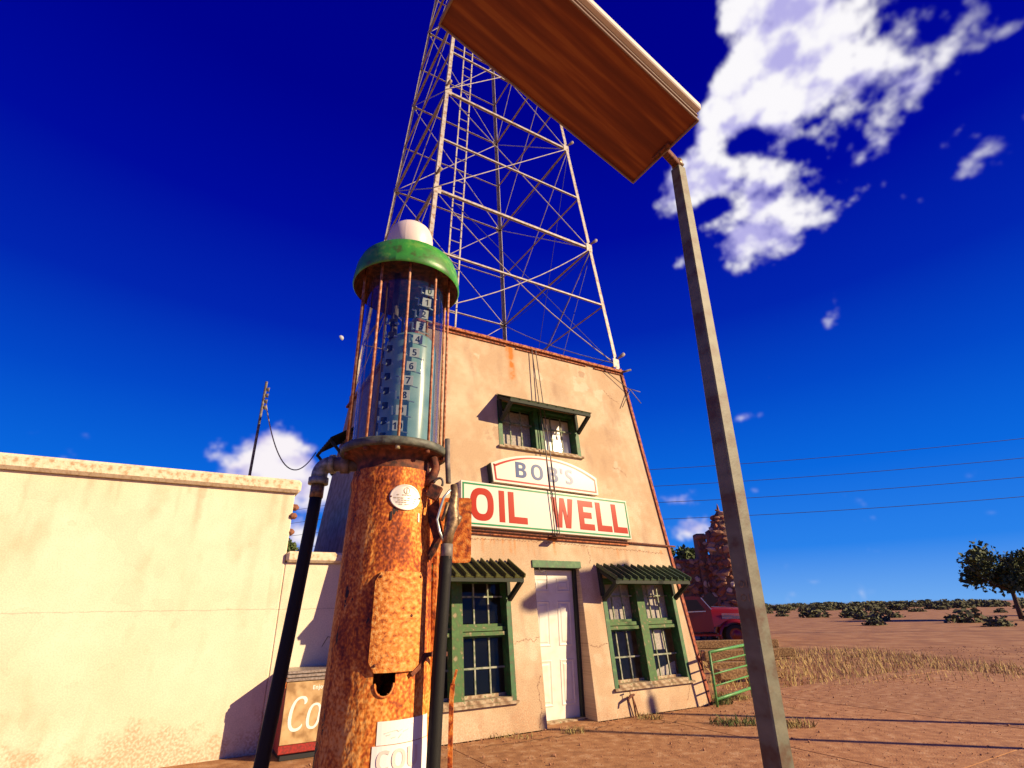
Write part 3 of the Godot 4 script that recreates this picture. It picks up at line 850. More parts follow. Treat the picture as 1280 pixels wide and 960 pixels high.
func sash(win: Node3D, a: float, b: float, y0: float, y1: float, w: float, rails: Array, dusty: bool, upper: bool):
	var m = MB.new()
	fboard(m, a, b, y0, y0 + 0.035, w - 0.02, w + 0.014)
	part("sash_rail", m, M.green_worn if upper else M.sill, win)
	m = MB.new()
	fboard(m, a, b, y1 - 0.03, y1 - 0.001, w - 0.02, w + 0.012)
	part("sash_rail", m, M.green, win)
	var sy = [y0 + 0.035]
	for r in rails:
		m = MB.new()
		fboard(m, a, b, r - 0.011, r + 0.011, w - 0.014, w + 0.01)
		part("glazing_bar", m, M.putty, win)
		sy.append(r)
	sy.append(y1 - 0.03)
	for k in 3:
		if k:
			m = MB.new()
			var x = lerpf(a, b, k / 3.0)
			fboard(m, x - 0.010, x + 0.010, y0 + 0.035, y1 - 0.03, w - 0.014, w + 0.008)
			part("glazing_bar", m, M.putty, win)
		for r in sy.size() - 1:
			m = MB.new()
			var xa = lerpf(a, b, k / 3.0) + 0.009
			var xb = lerpf(a, b, (k + 1) / 3.0) - 0.009
			var j = rng.randf_range(-0.004, 0.004)
			var j2 = rng.randf_range(-0.004, 0.004)
			m.quad(fp(xa, sy[r] + 0.008, w - 0.008 + j), fp(xa, sy[r + 1] - 0.008, w - 0.008 + j2), fp(xb, sy[r + 1] - 0.008, w - 0.008 - j), fp(xb, sy[r] + 0.008, w - 0.008 - j2))
			part("pane", m, M.pane, win)

func make_upper_window(t: Node3D):
	var win = Node3D.new()
	win.name = "window"
	t.add_child(win, true)
	win.set_meta("label", "low green window under the awning above the arched sign")
	var x0 = -2.96
	var x1 = -1.31
	var y0 = 3.86
	var y1 = 4.66
	var m = MB.new()
	fboard(m, x0 + 0.002, x0 + 0.08, y0, y1, -0.17, 0.005)
	part("jamb", m, M.green, win)
	m = MB.new()
	fboard(m, x1 - 0.08, x1 - 0.002, y0, y1, -0.17, 0.005)
	part("jamb", m, M.green, win)
	m = MB.new()
	fboard(m, x0 + 0.08, x1 - 0.08, y1 - 0.06, y1 - 0.002, -0.17, 0)
	part("head", m, M.green, win)
	for k in 2:
		m = MB.new()
		fboard(m, -2.235 + k * 0.105, -2.155 + k * 0.105, y0 + 0.03, y1 - 0.06, -0.165, -0.004)
		part("mullion", m, M.green, win)
	m = MB.new()
	fboard(m, x0 - 0.02, x1 + 0.02, y0 - 0.035, y0, -0.02, 0.05)
	fboard(m, x0 + 0.08, x1 - 0.08, y0 + 0.001, y0 + 0.03, -0.17, 0.02)
	part("sill", m, M.sill, win)
	for s in 2:
		var a = x0 + 0.08 if s == 0 else -2.05
		var b = -2.235 if s == 0 else x1 - 0.08
		sash(win, a, b, y0 + 0.03, y1 - 0.06, -0.11, [4.33], true, true)
		m = MB.new()
		fboard(m, a, b, y0 + 0.05, y1 - 0.1, -0.185, -0.18)
		part("blind", m, M.white_paint if s == 1 else M.blind, win)

func make_awning(t: Node3D, x0: float, x1: float, ya: float, yf: float, out: float, mt: Material, ribs: int, ribbed: bool):
	var aw = Node3D.new()
	aw.name = "awning"
	t.add_child(aw, true)
	var A = fp(x0, ya, 0.01)
	var B = fp(x1, ya, 0.01)
	var zf = A.z + out
	var C = Vector3(x1, yf, zf)
	var D = Vector3(x0, yf, zf)
	var nrm = (B - A).cross(C - A).normalized()
	if nrm.y < 0: nrm = -nrm
	var m = MB.new()
	m.quad(A, B, C, D)
	m.quad(A - nrm * 0.012, D - nrm * 0.012, C - nrm * 0.012, B - nrm * 0.012)
	m.quad(D, C, C - nrm * 0.012, D - nrm * 0.012)
	part("sheet", m, mt, aw)
	for k in ribs + 1:
		var u = float(k) / ribs
		var a = A.lerp(B, u)
		var d = D.lerp(C, u)
		var rx = Vector3(0.012, 0, 0)
		var hh = nrm * (0.052 if ribbed else 0.012)
		m = MB.new()
		var e = (d - a).normalized() * 0.012
		var p = [a - rx, a - rx * 0.7 + hh, a + rx * 0.7 + hh, a + rx, d - rx + e, d - rx * 0.7 + hh + e, d + rx * 0.7 + hh + e, d + rx + e]
		for q in [[0, 1, 5, 4], [1, 2, 6, 5], [2, 3, 7, 6], [4, 5, 6, 7]]:
			m.quad(p[q[0]], p[q[1]], p[q[2]], p[q[3]])
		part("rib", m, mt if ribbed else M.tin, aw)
	# timber frame below
	m = MB.new()
	m.bar(D + Vector3(0.0, -0.035, -0.03), C + Vector3(0.0, -0.035, -0.03), 0.045, 0.05)
	m.bar(A + Vector3(0, -0.04, 0.025), B + Vector3(0, -0.04, 0.025), 0.045, 0.06)
	part("frame", m, M.awning_wood, aw)
	for s in 2:
		var x = x0 + 0.03 if s == 0 else x1 - 0.03
		m = MB.new()
		var top = Vector3(x, yf - 0.04, zf - 0.02)
		var foot = fp(x, yf - 0.27, 0.05)
		m.bar(top, foot, 0.05, 0.06)
		m.bar(Vector3(x, yf - 0.22, foot.z - 0.02), fp(x, ya - 0.07, 0.03), 0.05, 0.05)
		m.bar(fp(x, ya - 0.05, 0.02), Vector3(x, yf - 0.045, zf - 0.02), 0.045, 0.05)
		part("bracket", m, M.awning_wood, aw)

func make_door(t: Node3D):
	var dz = 0.235
	var m = MB.new()
	m.box(Vector3(-2.085, 1.0, dz - 0.022), Vector3(0.80, 1.96, 0.044), Basis(), 0.004)
	var dr = part("door", m, M.door, t, "white six panel door")
	# raised panels: outer moulding and field
	for r in [[-2.405, -2.155, 1.66, 1.86], [-2.015, -1.765, 1.66, 1.86], [-2.405, -2.155, 0.93, 1.54], [-2.015, -1.765, 0.93, 1.54], [-2.405, -2.155, 0.18, 0.76], [-2.015, -1.765, 0.18, 0.76]]:
		m = MB.new()
		var o = [Vector2(r[0], r[2]), Vector2(r[0], r[3]), Vector2(r[1], r[3]), Vector2(r[1], r[2])]
		var cc = Vector2((r[0] + r[1]) * 0.5, (r[2] + r[3]) * 0.5)
		var rings = []
		for s in [[0.0, 0.0005], [0.012, 0.008], [0.022, 0.006], [0.034, 0.0015], [0.050, 0.0015], [0.066, 0.007]]:
			var rr = []
			for p in o:
				var v: Vector2 = p
				rr.append(Vector3(v.x - signf(v.x - cc.x) * s[0], v.y - signf(v.y - cc.y) * s[0], dz + s[1]))
			rings.append(rr)
		for k in rings.size() - 1:
			for e in 4:
				var f = (e + 1) % 4
				m.quad(rings[k][e], rings[k][f], rings[k + 1][f], rings[k + 1][e])
		m.quad(rings[-1][0], rings[-1][1], rings[-1][2], rings[-1][3])
		part("panel", m, M.door, dr)
	m = MB.new(true)
	m.lathe([Vector2(0.0, 0.0), Vector2(0.028, 0.002), Vector2(0.026, 0.01), Vector2(0.012, 0.014), Vector2(0.012, 0.03), Vector2(0.026, 0.04), Vector2(0.028, 0.055), Vector2(0.016, 0.066), Vector2(0.0, 0.068)], 16)
	var kn = part("knob", m, M.brass, dr)
	kn.transform = Transform3D(Basis(Vector3.RIGHT, PI / 2), Vector3(-2.43, 0.86, dz))
	# header, dark jamb, threshold
	m = MB.new()
	fboard(m, -2.53, -1.64, 2.0, 2.1, -0.1, 0.02)
	part("door_header", m, M.green, t)
	m = MB.new()
	m.bar(Vector3(-1.692, 0.0, dz + 0.03), Vector3(-1.692, 2.0, dz + 0.03), 0.04, 0.075)
	m.bar(Vector3(-1.72, 2.0, dz + 0.02), Vector3(-2.45, 2.0, dz + 0.02), 0.06, 0.05)
	part("door_jamb", m, M.awning_wood, t)
	m = MB.new()
	m.bar(Vector3(-2.49, 0.0, dz + 0.02), Vector3(-2.49, 2.0, dz + 0.02), 0.022, 0.06)
	part("door_jamb", m, M.white_paint, t)
	m = MB.new()
	m.box(Vector3(-2.085, 0.008, dz + 0.05), Vector3(0.8, 0.024, 0.16), Basis(), 0.004)
	part("threshold", m, M.sill, t)
	# loose wire hanging over the header
	m = MB.new(true)
	m.tube([fp(-2.42, 2.0, 0.01), fp(-2.38, 1.93, -0.02), fp(-2.3, 1.96, 0.0), fp(-2.27, 1.86, -0.02), fp(-2.28, 1.7, -0.04)], 0.006, 6)
	part("loose_wire", m, M.dark_steel, t)

# ---------------------------------------------------------------- low cream wing on the left
func build_annex():
	var t = thing("stucco_wing", "low cream stucco wing with stepped parapet beside the shaded building side", "building", BX)
	var m = MB.new()
	var z = -0.25
	m.box(Vector3(-7.65, 1.44, z - 2.0), Vector3(3.6, 2.96, 4.0), Basis(), 0.012)
	part("tall_wall", m, M.annex, t)
	m = MB.new()
	m.box(Vector3(-5.3, 1.0, z - 1.9), Vector3(1.098, 2.08, 3.8), Basis(), 0.012)
	part("low_wall", m, M.annex, t)
	m = MB.new()
	m.box(Vector3(-7.65, 3.0, z - 1.99), Vector3(3.72, 0.17, 4.14), Basis(), 0.035)
	part("coping", m, M.cap, t)
	m = MB.new()
	m.box(Vector3(-5.31, 2.105, z - 1.88), Vector3(1.077, 0.135, 3.9), Basis(), 0.03)
	part("coping", m, M.cap, t)
	# broken stones left at the edge of the tall part
	for p in [Vector3(-5.83, 2.74, z - 0.06), Vector3(-5.84, 2.62, z - 0.02), Vector3(-5.845, 2.42, z - 0.05)]:
		m = MB.new()
		m.box(p, Vector3(0.10, 0.08, 0.12), Basis(Vector3(0.3, 1, 0.2).normalized(), rng.randf() * 2.0), 0.03)
		part("stone", m, M.stone[2], t)
	# crack pattern as thin dark lines
	m = MB.new()
	var pts = [Vector3(-5.28, 1.05, 0), Vector3(-5.22, 1.16, 0), Vector3(-5.12, 1.14, 0), Vector3(-5.04, 1.2, 0), Vector3(-4.98, 1.1, 0), Vector3(-5.05, 0.98, 0)]
	for s in pts.size() - 1:
		m.bar(pts[s] + Vector3(0, 0, z + 0.002), pts[s + 1] + Vector3(0, 0, z + 0.002), 0.006, 0.006)
	part("crack", m, M.crack, t)

# ---------------------------------------------------------------- the derrick
func leg_at(k: int, y: float) -> Vector3:
	var tp = 0.0757 * (y - HB)
	return Vector3((-tp if (k == 1 or k == 2) else -WB + tp), y, (-DB + tp if k >= 2 else -tp))

func build_derrick():
	var t = thing("oil_derrick", "tall weathered steel oil derrick rising from the roof", "derrick", BX)
	var lv = [6.05, 7.49, 9.05, 10.59, 12.25, 13.84, 15.49, 17.08, 18.76, 20.4, 22.0, 23.6, 25.2]
	var top = 25.6
	# legs: angle iron
	for k in 4:
		var m = MB.new()
		var a = leg_at(k, HB - 0.02)
		var b = leg_at(k, top)
		var ix = Vector3(1 if (k == 0 or k == 3) else -1, 0, 0)
		var iz = Vector3(0, 0, -1 if k < 2 else 1)
		m.bar(a + ix * 0.04, b + ix * 0.03, 0.08, 0.012, Vector3(0, 0, 1))
		m.bar(a + iz * 0.04, b + iz * 0.03, 0.08, 0.012, Vector3(1, 0, 0))
		part("leg", m, M.steel, t)
	# girts
	for i in lv.size():
		var y: float = lv[i]
		var main: bool = i % 2 == 0
		for k in 4:
			if i == 0 and k == 0:
				continue
			var a = leg_at(k, y)
			var b = leg_at((k + 1) % 4, y)
			var m = MB.new()
			# angle iron: upright web outside, flat flange inside along its lower edge
			var wb = 0.048 if main else 0.032
			var inw = [Vector3(0, 0, -1), Vector3(-1, 0, 0), Vector3(0, 0, 1), Vector3(1, 0, 0)][k] as Vector3
			m.bar(a, b, 0.008, wb)
			var dn = Vector3(0, -wb * 0.5 + 0.004, 0) + inw * (wb * 0.5 + 0.004)
			m.bar(a + dn, b + dn, wb, 0.008)
			part("girt", m, M.steel, t)
	# crossed rods between main levels, some slack
	for i in range(0, lv.size() - 2, 2):
		for k in 4:
			for s in 2:
				var a = leg_at(k, lv[i] if s == 0 else lv[i + 2])
				var b = leg_at((k + 1) % 4, lv[i + 2] if s == 0 else lv[i])
				var sag = 0.0
				if i == 0 and k == 0: sag = 0.30 if s == 1 else 0.22
				elif i == 0: sag = 0.12
				var off = Vector3(0, 0, 0.03) if k == 0 else Vector3.ZERO
				var pts = []
				for q in 9:
					var u = q / 8.0
					pts.append(a.lerp(b, u) - Vector3(0, sag * 4.0 * u * (1 - u), 0) + off * (1 if s == 0 else -1))
				var m = MB.new(true)
				m.tube(pts, 0.0105, 6)
				part("cross_rod", m, M.steel, t)
	# gusset plates where the girts meet the legs
	for i in range(0, lv.size(), 2):
		for k in 4:
			var m = MB.new()
			var c = leg_at(k, lv[i])
			var fz = Vector3(0, 0, 0.012 if k < 2 else -0.012)
			m.box(c + fz + Vector3(0.06 if (k == 0 or k == 3) else -0.06, 0, 0), Vector3(0.16, 0.2, 0.01), Basis(), 0.002)
			part("gusset", m, M.steel, t)
	# ladder just inside the front face
	var lad = Node3D.new()
	lad.name = "ladder"
	t.add_child(lad)
	var l0 = leg_at(0, HB) + Vector3(0.52, 0.0, -0.22)
	var l1 = leg_at(0, top) + Vector3(0.32, 0.0, -0.22)
	var rw = Vector3(0.23, 0, 0)
	for s in 2:
		var m = MB.new()
		m.bar(l0 + rw * s, l1 + rw * s, 0.028, 0.028)
		part("rail", m, M.steel, lad)
	for k in 58:
		var m = MB.new(true)
		var c = l0.lerp(l1, (k + 0.5) / 58.0)
		m.tube([c, c + rw], 0.009, 6, false)
		part("rung", m, M.steel, lad)
	# lamp sockets on the legs
	for c in [[1, 6.05], [1, 9.05], [1, 12.25], [0, 9.3], [0, 12.25], [1, 15.49], [0, 15.49]]:
		var p = leg_at(c[0], c[1]) + Vector3(0, 0.12, 0.02)
		var dr = Vector3(0.6 if c[0] == 1 else 0.35, 0.55, 0.45).normalized()
		var m = MB.new(true)
		m.tube([p, p + dr * 0.05, p + dr * 0.08, p + dr * 0.15, p + dr * 0.17], [0.02, 0.022, 0.034, 0.04, 0.03], 10)
		part("lamp_socket", m, M.sill if c[0] == 0 else M.steel, t)
	# slack cables
	for c in [[leg_at(2, 8.0), leg_at(1, 6.3), 0.55], [leg_at(2, 7.6), leg_at(1, 6.0), 0.1], [leg_at(3, 9.0), leg_at(0, 9.2), 0.2], [leg_at(2, 9.0), leg_at(1, 9.0), 0.1], [leg_at(2, 12.2), leg_at(1, 12.3), 0.12], [leg_at(1, 9.0), leg_at(2, 6.0), 0.0], [leg_at(1, 12.2), leg_at(2, 6.2) + Vector3(0.6, 0, 0), 0.0], [leg_at(1, 9.0), leg_at(1, 5.9) + Vector3(-1.1, 0, -0.6), 0.0], [leg_at(0, 9.2), leg_at(1, 5.9), 0.0]]:
		var pts = []
		for q in 13:
			var u = q / 12.0
			pts.append(c[0].lerp(c[1], u) - Vector3(0, c[2] * 4.0 * u * (1 - u), 0))
		var m = MB.new(true)
		m.tube(pts, 0.006, 5)
		part("cable", m, M.wire, t)

# ---------------------------------------------------------------- BOB'S / OIL WELL
func letter(s: String, w: float, h: float, k: float) -> Array:
	# strokes of a sans capital as polygons, origin at its lower left
	match s:
		"I":
			return [PackedVector2Array([Vector2(0, 0), Vector2(0, h), Vector2(w, h), Vector2(w, 0)])]
		"L":
			return [PackedVector2Array([Vector2(0, 0), Vector2(0, h), Vector2(k, h), Vector2(k, k), Vector2(w, k), Vector2(w, 0)])]
		"E":
			return [PackedVector2Array([Vector2(0, 0), Vector2(0, h), Vector2(w, h), Vector2(w, h - k), Vector2(k, h - k), Vector2(k, h * 0.5 + k * 0.5), Vector2(w * 0.86, h * 0.5 + k * 0.5), Vector2(w * 0.86, h * 0.5 - k * 0.5), Vector2(k, h * 0.5 - k * 0.5), Vector2(k, k), Vector2(w, k), Vector2(w, 0)])]
		"W":
			return [PackedVector2Array([Vector2(0, h), Vector2(k, h), Vector2(w * 0.3, k * 1.7), Vector2(w * 0.5 - k * 0.42, h), Vector2(w * 0.5 + k * 0.42, h), Vector2(w * 0.7, k * 1.7), Vector2(w - k, h), Vector2(w, h), Vector2(w * 0.7 + k * 0.5, 0), Vector2(w * 0.7 - k * 0.5, 0), Vector2(w * 0.5, h * 0.62), Vector2(w * 0.3 + k * 0.5, 0), Vector2(w * 0.3 - k * 0.5, 0)])]
	return []

func build_wall_signs():
	# frame of the long sign: on the leaning wall, dropping slightly to the right
	var lean = atan(ZB / HB)
	var bs = Basis(Vector3.RIGHT, -lean)
	var o = fp(-2.13, 2.83, 0.10)
	var xf = BX * Transform3D(bs * Basis(Vector3.BACK, deg_to_rad(-1.05)), o)
	var t = thing("store_sign", "long white wall sign reading OIL WELL in red with green border", "sign", xf)
	var w = 3.16
	var h = 0.66
	var m = MB.new()
	m.box(Vector3(0, 0, -0.045), Vector3(w, h, 0.09), Basis(), 0.006)
	part("board", m, M.sign_white, t)
	var bw = 0.026
	var iw = w - 0.05
	var ih = h - 0.05
	for b in [[Vector3(0, ih * 0.5 - bw * 0.5, 0.0015), Vector3(iw, bw, 0.003)], [Vector3(0, -ih * 0.5 + bw * 0.5, 0.0015), Vector3(iw, bw, 0.003)], [Vector3(-iw * 0.5 + bw * 0.5, 0, 0.0015), Vector3(bw, ih - bw * 2, 0.003)], [Vector3(iw * 0.5 - bw * 0.5, 0, 0.0015), Vector3(bw, ih - bw * 2, 0.003)]]:
		m = MB.new()
		m.box(b[0], b[1])
		part("border", m, M.sign_green, t)
	var lh = 0.475
	var k = 0.098
	for l in [["I", -3.085, -2.991], ["L", -2.925, -2.60], ["W", -2.145, -1.715], ["E", -1.615, -1.315], ["L", -1.255, -0.952], ["L", -0.918, -0.62]]:
		var lw: float = l[2] - l[1]
		m = MB.new()
		for poly in letter(l[0], lw, lh, k):
			m.prism(poly, 0.004, Transform3D(Basis(), Vector3(l[1] + 2.13, -lh * 0.5, 0.0045)))
		part("letter", m, M.sign_red, t)
	# O: an upright racetrack ring
	m = MB.new()
	var ow = 0.385
	var n = 40
	var cx = -3.37 + 2.13
	var ro = []
	var ri = []
	for i in n:
		var a = TAU * i / n
		var e = 2.0 / 2.6
		var p = Vector2(signf(cos(a)) * pow(absf(cos(a)), e), signf(sin(a)) * pow(absf(sin(a)), e))
		ro.append(Vector2(cx + p.x * ow * 0.5, p.y * lh * 0.51))
		ri.append(Vector2(cx + p.x * (ow * 0.5 - k), p.y * (lh * 0.51 - k)))
	for i in n:
		var j = (i + 1) % n
		m.quad(Vector3(ro[i].x, ro[i].y, 0.0045), Vector3(ri[i].x, ri[i].y, 0.0045), Vector3(ri[j].x, ri[j].y, 0.0045), Vector3(ro[j].x, ro[j].y, 0.0045))
		m.quad(Vector3(ro[i].x, ro[i].y, 0.0005), Vector3(ro[i].x, ro[i].y, 0.0045), Vector3(ro[j].x, ro[j].y, 0.0045), Vector3(ro[j].x, ro[j].y, 0.0005))
	part("letter", m, M.sign_red, t)
	# arched sign above
	o = fp(-2.17, 3.19, 0.13)
	xf = BX * Transform3D(bs * Basis(Vector3.BACK, deg_to_rad(-1.05)), o)
	t = thing("arched_sign", "arched white wall sign reading BOB'S in blue with red border", "sign", xf)
	var arch = PackedVector2Array()
	var inner = PackedVector2Array()
	var inner2 = PackedVector2Array()
	for s in 3:
		var arr = PackedVector2Array()
		var d: float = [0.0, 0.03, 0.056][s]
		var hw = 1.0 - d
		arr.append(Vector2(-hw, d))
		arr.append(Vector2(-hw - 0.035 * (1 - s * 0.2), 0.30 - d * 0.3))
		for i in 21:
			var u = -1.0 + 2.0 * i / 20.0
			arr.append(Vector2(u * hw * (1.03 if u < 0 else 1.0), 0.295 + (0.235 * (1.0 - pow(absf(u), 2.2))) - d))
		arr.append(Vector2(hw, d))
		if s == 0: arch = arr
		elif s == 1: inner = arr
		else: inner2 = arr
	m = MB.new()
	m.prism(arch, 0.12)
	part("board", m, M.sign_white, t)
	m = MB.new()
	m.box(Vector3(-1.03, 0.15, -0.062), Vector3(0.012, 0.29, 0.115), Basis(Vector3.BACK, 0.11))
	part("side_plate", m, M.awning_wood, t)
	m = MB.new()
	for i in inner.size():
		var j = (i + 1) % inner.size()
		m.quad(Vector3(inner[i].x, inner[i].y, 0.003), Vector3(inner[j].x, inner[j].y, 0.003), Vector3(inner2[j].x, inner2[j].y, 0.003), Vector3(inner2[i].x, inner2[i].y, 0.003))
	part("border", m, M.sign_maroon, t)
	var x = -0.63
	for l in [["B", -0.505, M.sign_blue, 0.255, 1.12], ["O", -0.205, M.sign_blue, 0.262, 1.0], ["B", 0.10, M.sign_blue, 0.255, 1.12], ["'", 0.275, M.sign_blue_glare, 0.09, 1.0], ["S", 0.425, M.sign_blue_glare, 0.255, 1.0]]:
		var yy = 0.245 if l[0] != "'" else 0.325
		write("letter", l[0], l[3], l[2], t, Transform3D(Basis(), Vector3(l[1], yy, 0.0025)), true, false, 0.003, l[4])

# ---------------------------------------------------------------- the visible-glass petrol pump
func on_body(phi: float, h: float, out := 0.0) -> Vector3:
	var r = 0.16 + 0.0354 * (1.95 - h) + out
	return Vector3(sin(phi) * r, h, cos(phi) * r)

# a curved plate lying on the body; outline in (degrees, height)
func body_patch(m: MB, p0: float, p1: float, h0: float, h1: float, out0: float, out1: float, rad_deg := 4.0, rad_h := 0.012):
	var n = 14
	var ny = 10
	var grid = []
	for j in ny + 1:
		var v = float(j) / ny
		var h = lerpf(h0, h1, v)
		# rounded corners
		var e = 0.0
		var dy = minf(h - h0, h1 - h)
		if dy < rad_h:
			e = (1.0 - sqrt(maxf(0.0, 1.0 - pow(1.0 - dy / rad_h, 2.0)))) * rad_deg
		var row = []
		for i in n + 1:
			row.append([lerpf(p0 + e, p1 - e, float(i) / n), h])
		grid.append(row)
	for j in ny:
		for i in n:
			var q = []
			for c in [[j, i], [j + 1, i], [j + 1, i + 1], [j, i + 1]]:
				q.append(on_body(deg_to_rad(grid[c[0]][c[1]][0]), grid[c[0]][c[1]][1], out1))
			m.quad(q[0], q[1], q[2], q[3])
	# rim
	for j in ny:
		for s in [0, n]:
			var a: Array = grid[j][s]
			var b: Array = grid[j + 1][s]
			m.quad(on_body(deg_to_rad(a[0]), a[1], out0), on_body(deg_to_rad(b[0]), b[1], out0), on_body(deg_to_rad(b[0]), b[1], out1), on_body(deg_to_rad(a[0]), a[1], out1))
	for i in n:
		for s in [0, ny]:
			var a: Array = grid[s][i]
			var b: Array = grid[s][i + 1]
			m.quad(on_body(deg_to_rad(a[0]), a[1], out0), on_body(deg_to_rad(b[0]), b[1], out0), on_body(deg_to_rad(b[0]), b[1], out1), on_body(deg_to_rad(a[0]), a[1], out1))

func build_pump():
	var t = thing("petrol_pump", "rusty antique petrol pump with glass measuring cylinder and green cap", "petrol pump", Transform3D(Basis(), Vector3(-0.503, 0, -2.15)))
	# foot and body
	var m = MB.new()
	m.box(Vector3(0, 0.03, 0), Vector3(0.62, 0.14, 0.62), Basis(), 0.02)
	part("footing", m, M.apron[0], t)
	m = MB.new(true)
	m.lathe([Vector2(0.29, 0.10), Vector2(0.29, 0.16), Vector2(0.26, 0.20), Vector2(0.235, 0.26), Vector2(0.222, 0.32)], 48)
	part("skirt", m, M.rust_dark, t)
	# body with the hand hole left open
	m = MB.new(true)
	var h0 = 0.32
	var segs = 96
	var rows = [0.32, 0.6, 0.9, 1.10, 1.165, 1.1775, 1.19, 1.2025, 1.215, 1.24, 1.4, 1.6, 1.8, 1.87, 1.895, 1.905, 1.925, 1.945]
	for j in rows.size() - 1:
		for k in segs:
			var p0 = TAU * k / segs
			var p1 = TAU * (k + 1) / segs
			var ph = rad_to_deg((p0 + p1) * 0.5)
			var hm: float = (rows[j] + rows[j + 1]) * 0.5
			if ph > 9.0 and ph < 29.0 and hm > 1.165 and hm < 1.24:
				# half-round bottom edge
				var qx = (ph - 18.8) / 9.5
				var qy = (1.205 - hm) / 0.04
				if hm > 1.205 or qx * qx + qy * qy < 1.0:
					continue
			var bulge0: float = 0.006 if absf(rows[j] - 1.9) < 0.008 else 0.0
			var bulge1: float = 0.006 if absf(rows[j + 1] - 1.9) < 0.008 else 0.0
			var a = on_body(p0, rows[j], bulge0)
			var b = on_body(p0, rows[j + 1], bulge1)
			var c = on_body(p1, rows[j + 1], bulge1)
			var d = on_body(p1, rows[j], bulge0)
			var ua = Vector2(float(k) / segs, rows[j])
			var ub = Vector2(float(k) / segs, rows[j + 1])
			var uc = Vector2(float(k + 1) / segs, rows[j + 1])
			var ud = Vector2(float(k + 1) / segs, rows[j])
			m.quaduv(a, b, c, d, ua, ub, uc, ud)
	part("body", m, M.rust_pump, t)
	# curled lip of the hand hole
	m = MB.new(true)
	var lip = []
	for k in 13:
		var a = PI + PI * k / 12.0
		lip.append(on_body(deg_to_rad(18.8 + cos(a) * 9.5), 1.207 + sin(a) * 0.04, 0.002))
	m.tube(lip, 0.0035, 6)
	part("hole_rim", m, M.rust_plate, t)
	# access plate
	m = MB.new()
	body_patch(m, 2.0, 61.0, 1.238, 1.556, -0.002, 0.011, 6.0, 0.02)
	var hp = part("access_plate", m, M.rust_light, t)
	for b in [[8.0, 1.54], [55.0, 1.54], [8.0, 1.26], [44.0, 1.41]]:
		m = MB.new(true)
		var c = on_body(deg_to_rad(b[0]), b[1], 0.010)
		var nn = Vector3(c.x, 0, c.z).normalized()
		m.tube([c, c + nn * 0.004], [0.006, 0.004], 8)
		part("bolt", m, M.rust_dark, hp)
	# hook at the lower corner of the plate
	m = MB.new()
	var hk = [on_body(deg_to_rad(46), 1.226, 0.008), on_body(deg_to_rad(56), 1.25, 0.014), on_body(deg_to_rad(63), 1.282, 0.016), on_body(deg_to_rad(75), 1.283, 0.03), on_body(deg_to_rad(84), 1.28, 0.065)]
	for k in hk.size() - 1:
		m.bar(hk[k], hk[k + 1], 0.012, 0.014)
	part("latch_hook", m, M.rust_dark, t)
	# oval maker's badge with its raised rim and rivets
	m = MB.new(true)
	var bc = [31.5, 1.826]
	var ring = []
	for j in 6:
		var rr = []
		var f: float = [0.0, 0.4, 0.75, 0.92, 0.97, 1.0][j]
		var oo: float = [0.004, 0.004, 0.0042, 0.0045, 0.006, 0.0][j]
		for k in 40:
			var a = TAU * k / 40
			rr.append(on_body(deg_to_rad(bc[0] + cos(a) * 21.5 * f), bc[1] + sin(a) * 0.050 * f, oo))
		ring.append(rr)
	for j in 5:
		for k in 40:
			var k2 = (k + 1) % 40
			m.quad(ring[j][k], ring[j + 1][k], ring[j + 1][k2], ring[j][k2])
	var bd = part("badge", m, M.badge, t)
	m = MB.new()
	for l in [[0.006, 12.0], [-0.006, 16.0], [-0.014, 15.0], [-0.022, 13.0], [-0.030, 9.0]]:
		for k in 7:
			if (k * 3 + int(l[1])) % 5 == 0:
				continue
			var p0 = deg_to_rad(bc[0] - l[1] + k * 2.0 * l[1] / 7.0)
			var p1 = deg_to_rad(bc[0] - l[1] + (k + 0.75) * 2.0 * l[1] / 7.0)
			m.quad(on_body(p0, bc[1] + l[0], 0.0052), on_body(p0, bc[1] + l[0] + 0.0035, 0.0052), on_body(p1, bc[1] + l[0] + 0.0035, 0.0052), on_body(p1, bc[1] + l[0], 0.0052))
	part("engraving", m, M.badge_ink, bd)
	m = MB.new()
	for k in 24:
		var a = TAU * k / 24
		var b = TAU * (k + 1) / 24
		m.quad(on_body(deg_to_rad(bc[0] + 1 + cos(a) * 3.4), bc[1] + 0.025 + sin(a) * 0.0105, 0.0053), on_body(deg_to_rad(bc[0] + 1 + cos(a) * 4.4), bc[1] + 0.025 + sin(a) * 0.0135, 0.0053), on_body(deg_to_rad(bc[0] + 1 + cos(b) * 4.4), bc[1] + 0.025 + sin(b) * 0.0135, 0.0053), on_body(deg_to_rad(bc[0] + 1 + cos(b) * 3.4), bc[1] + 0.025 + sin(b) * 0.0105, 0.0053))
	m.quad(on_body(deg_to_rad(bc[0] + 0.4), bc[1] + 0.016, 0.0053), on_body(deg_to_rad(bc[0] + 0.4), bc[1] + 0.034, 0.0053), on_body(deg_to_rad(bc[0] + 1.6), bc[1] + 0.034, 0.0053), on_body(deg_to_rad(bc[0] + 1.6), bc[1] + 0.016, 0.0053))
	part("emblem", m, M.badge_ink, bd)
	for s in [-19.5, 19.5]:
		m = MB.new(true)
		var c = on_body(deg_to_rad(bc[0] + s), bc[1], 0.005)
		m.tube([c, c + Vector3(c.x, 0, c.z).normalized() * 0.003], [0.004, 0.003], 8)
		part("rivet", m, M.rust_dark, bd)
	# two small slots below the badge
	for b in [[14.0, 1.755, M.black], [52.0, 1.755, M.badge]]:
		m = MB.new()
		body_patch(m, b[0] - 1.2, b[0] + 1.2, b[1] - 0.018, b[1] + 0.016, 0.0, 0.003, 0.5, 0.004)
		part("slot", m, b[2], t)
	# paper notices pasted on
	m = MB.new()
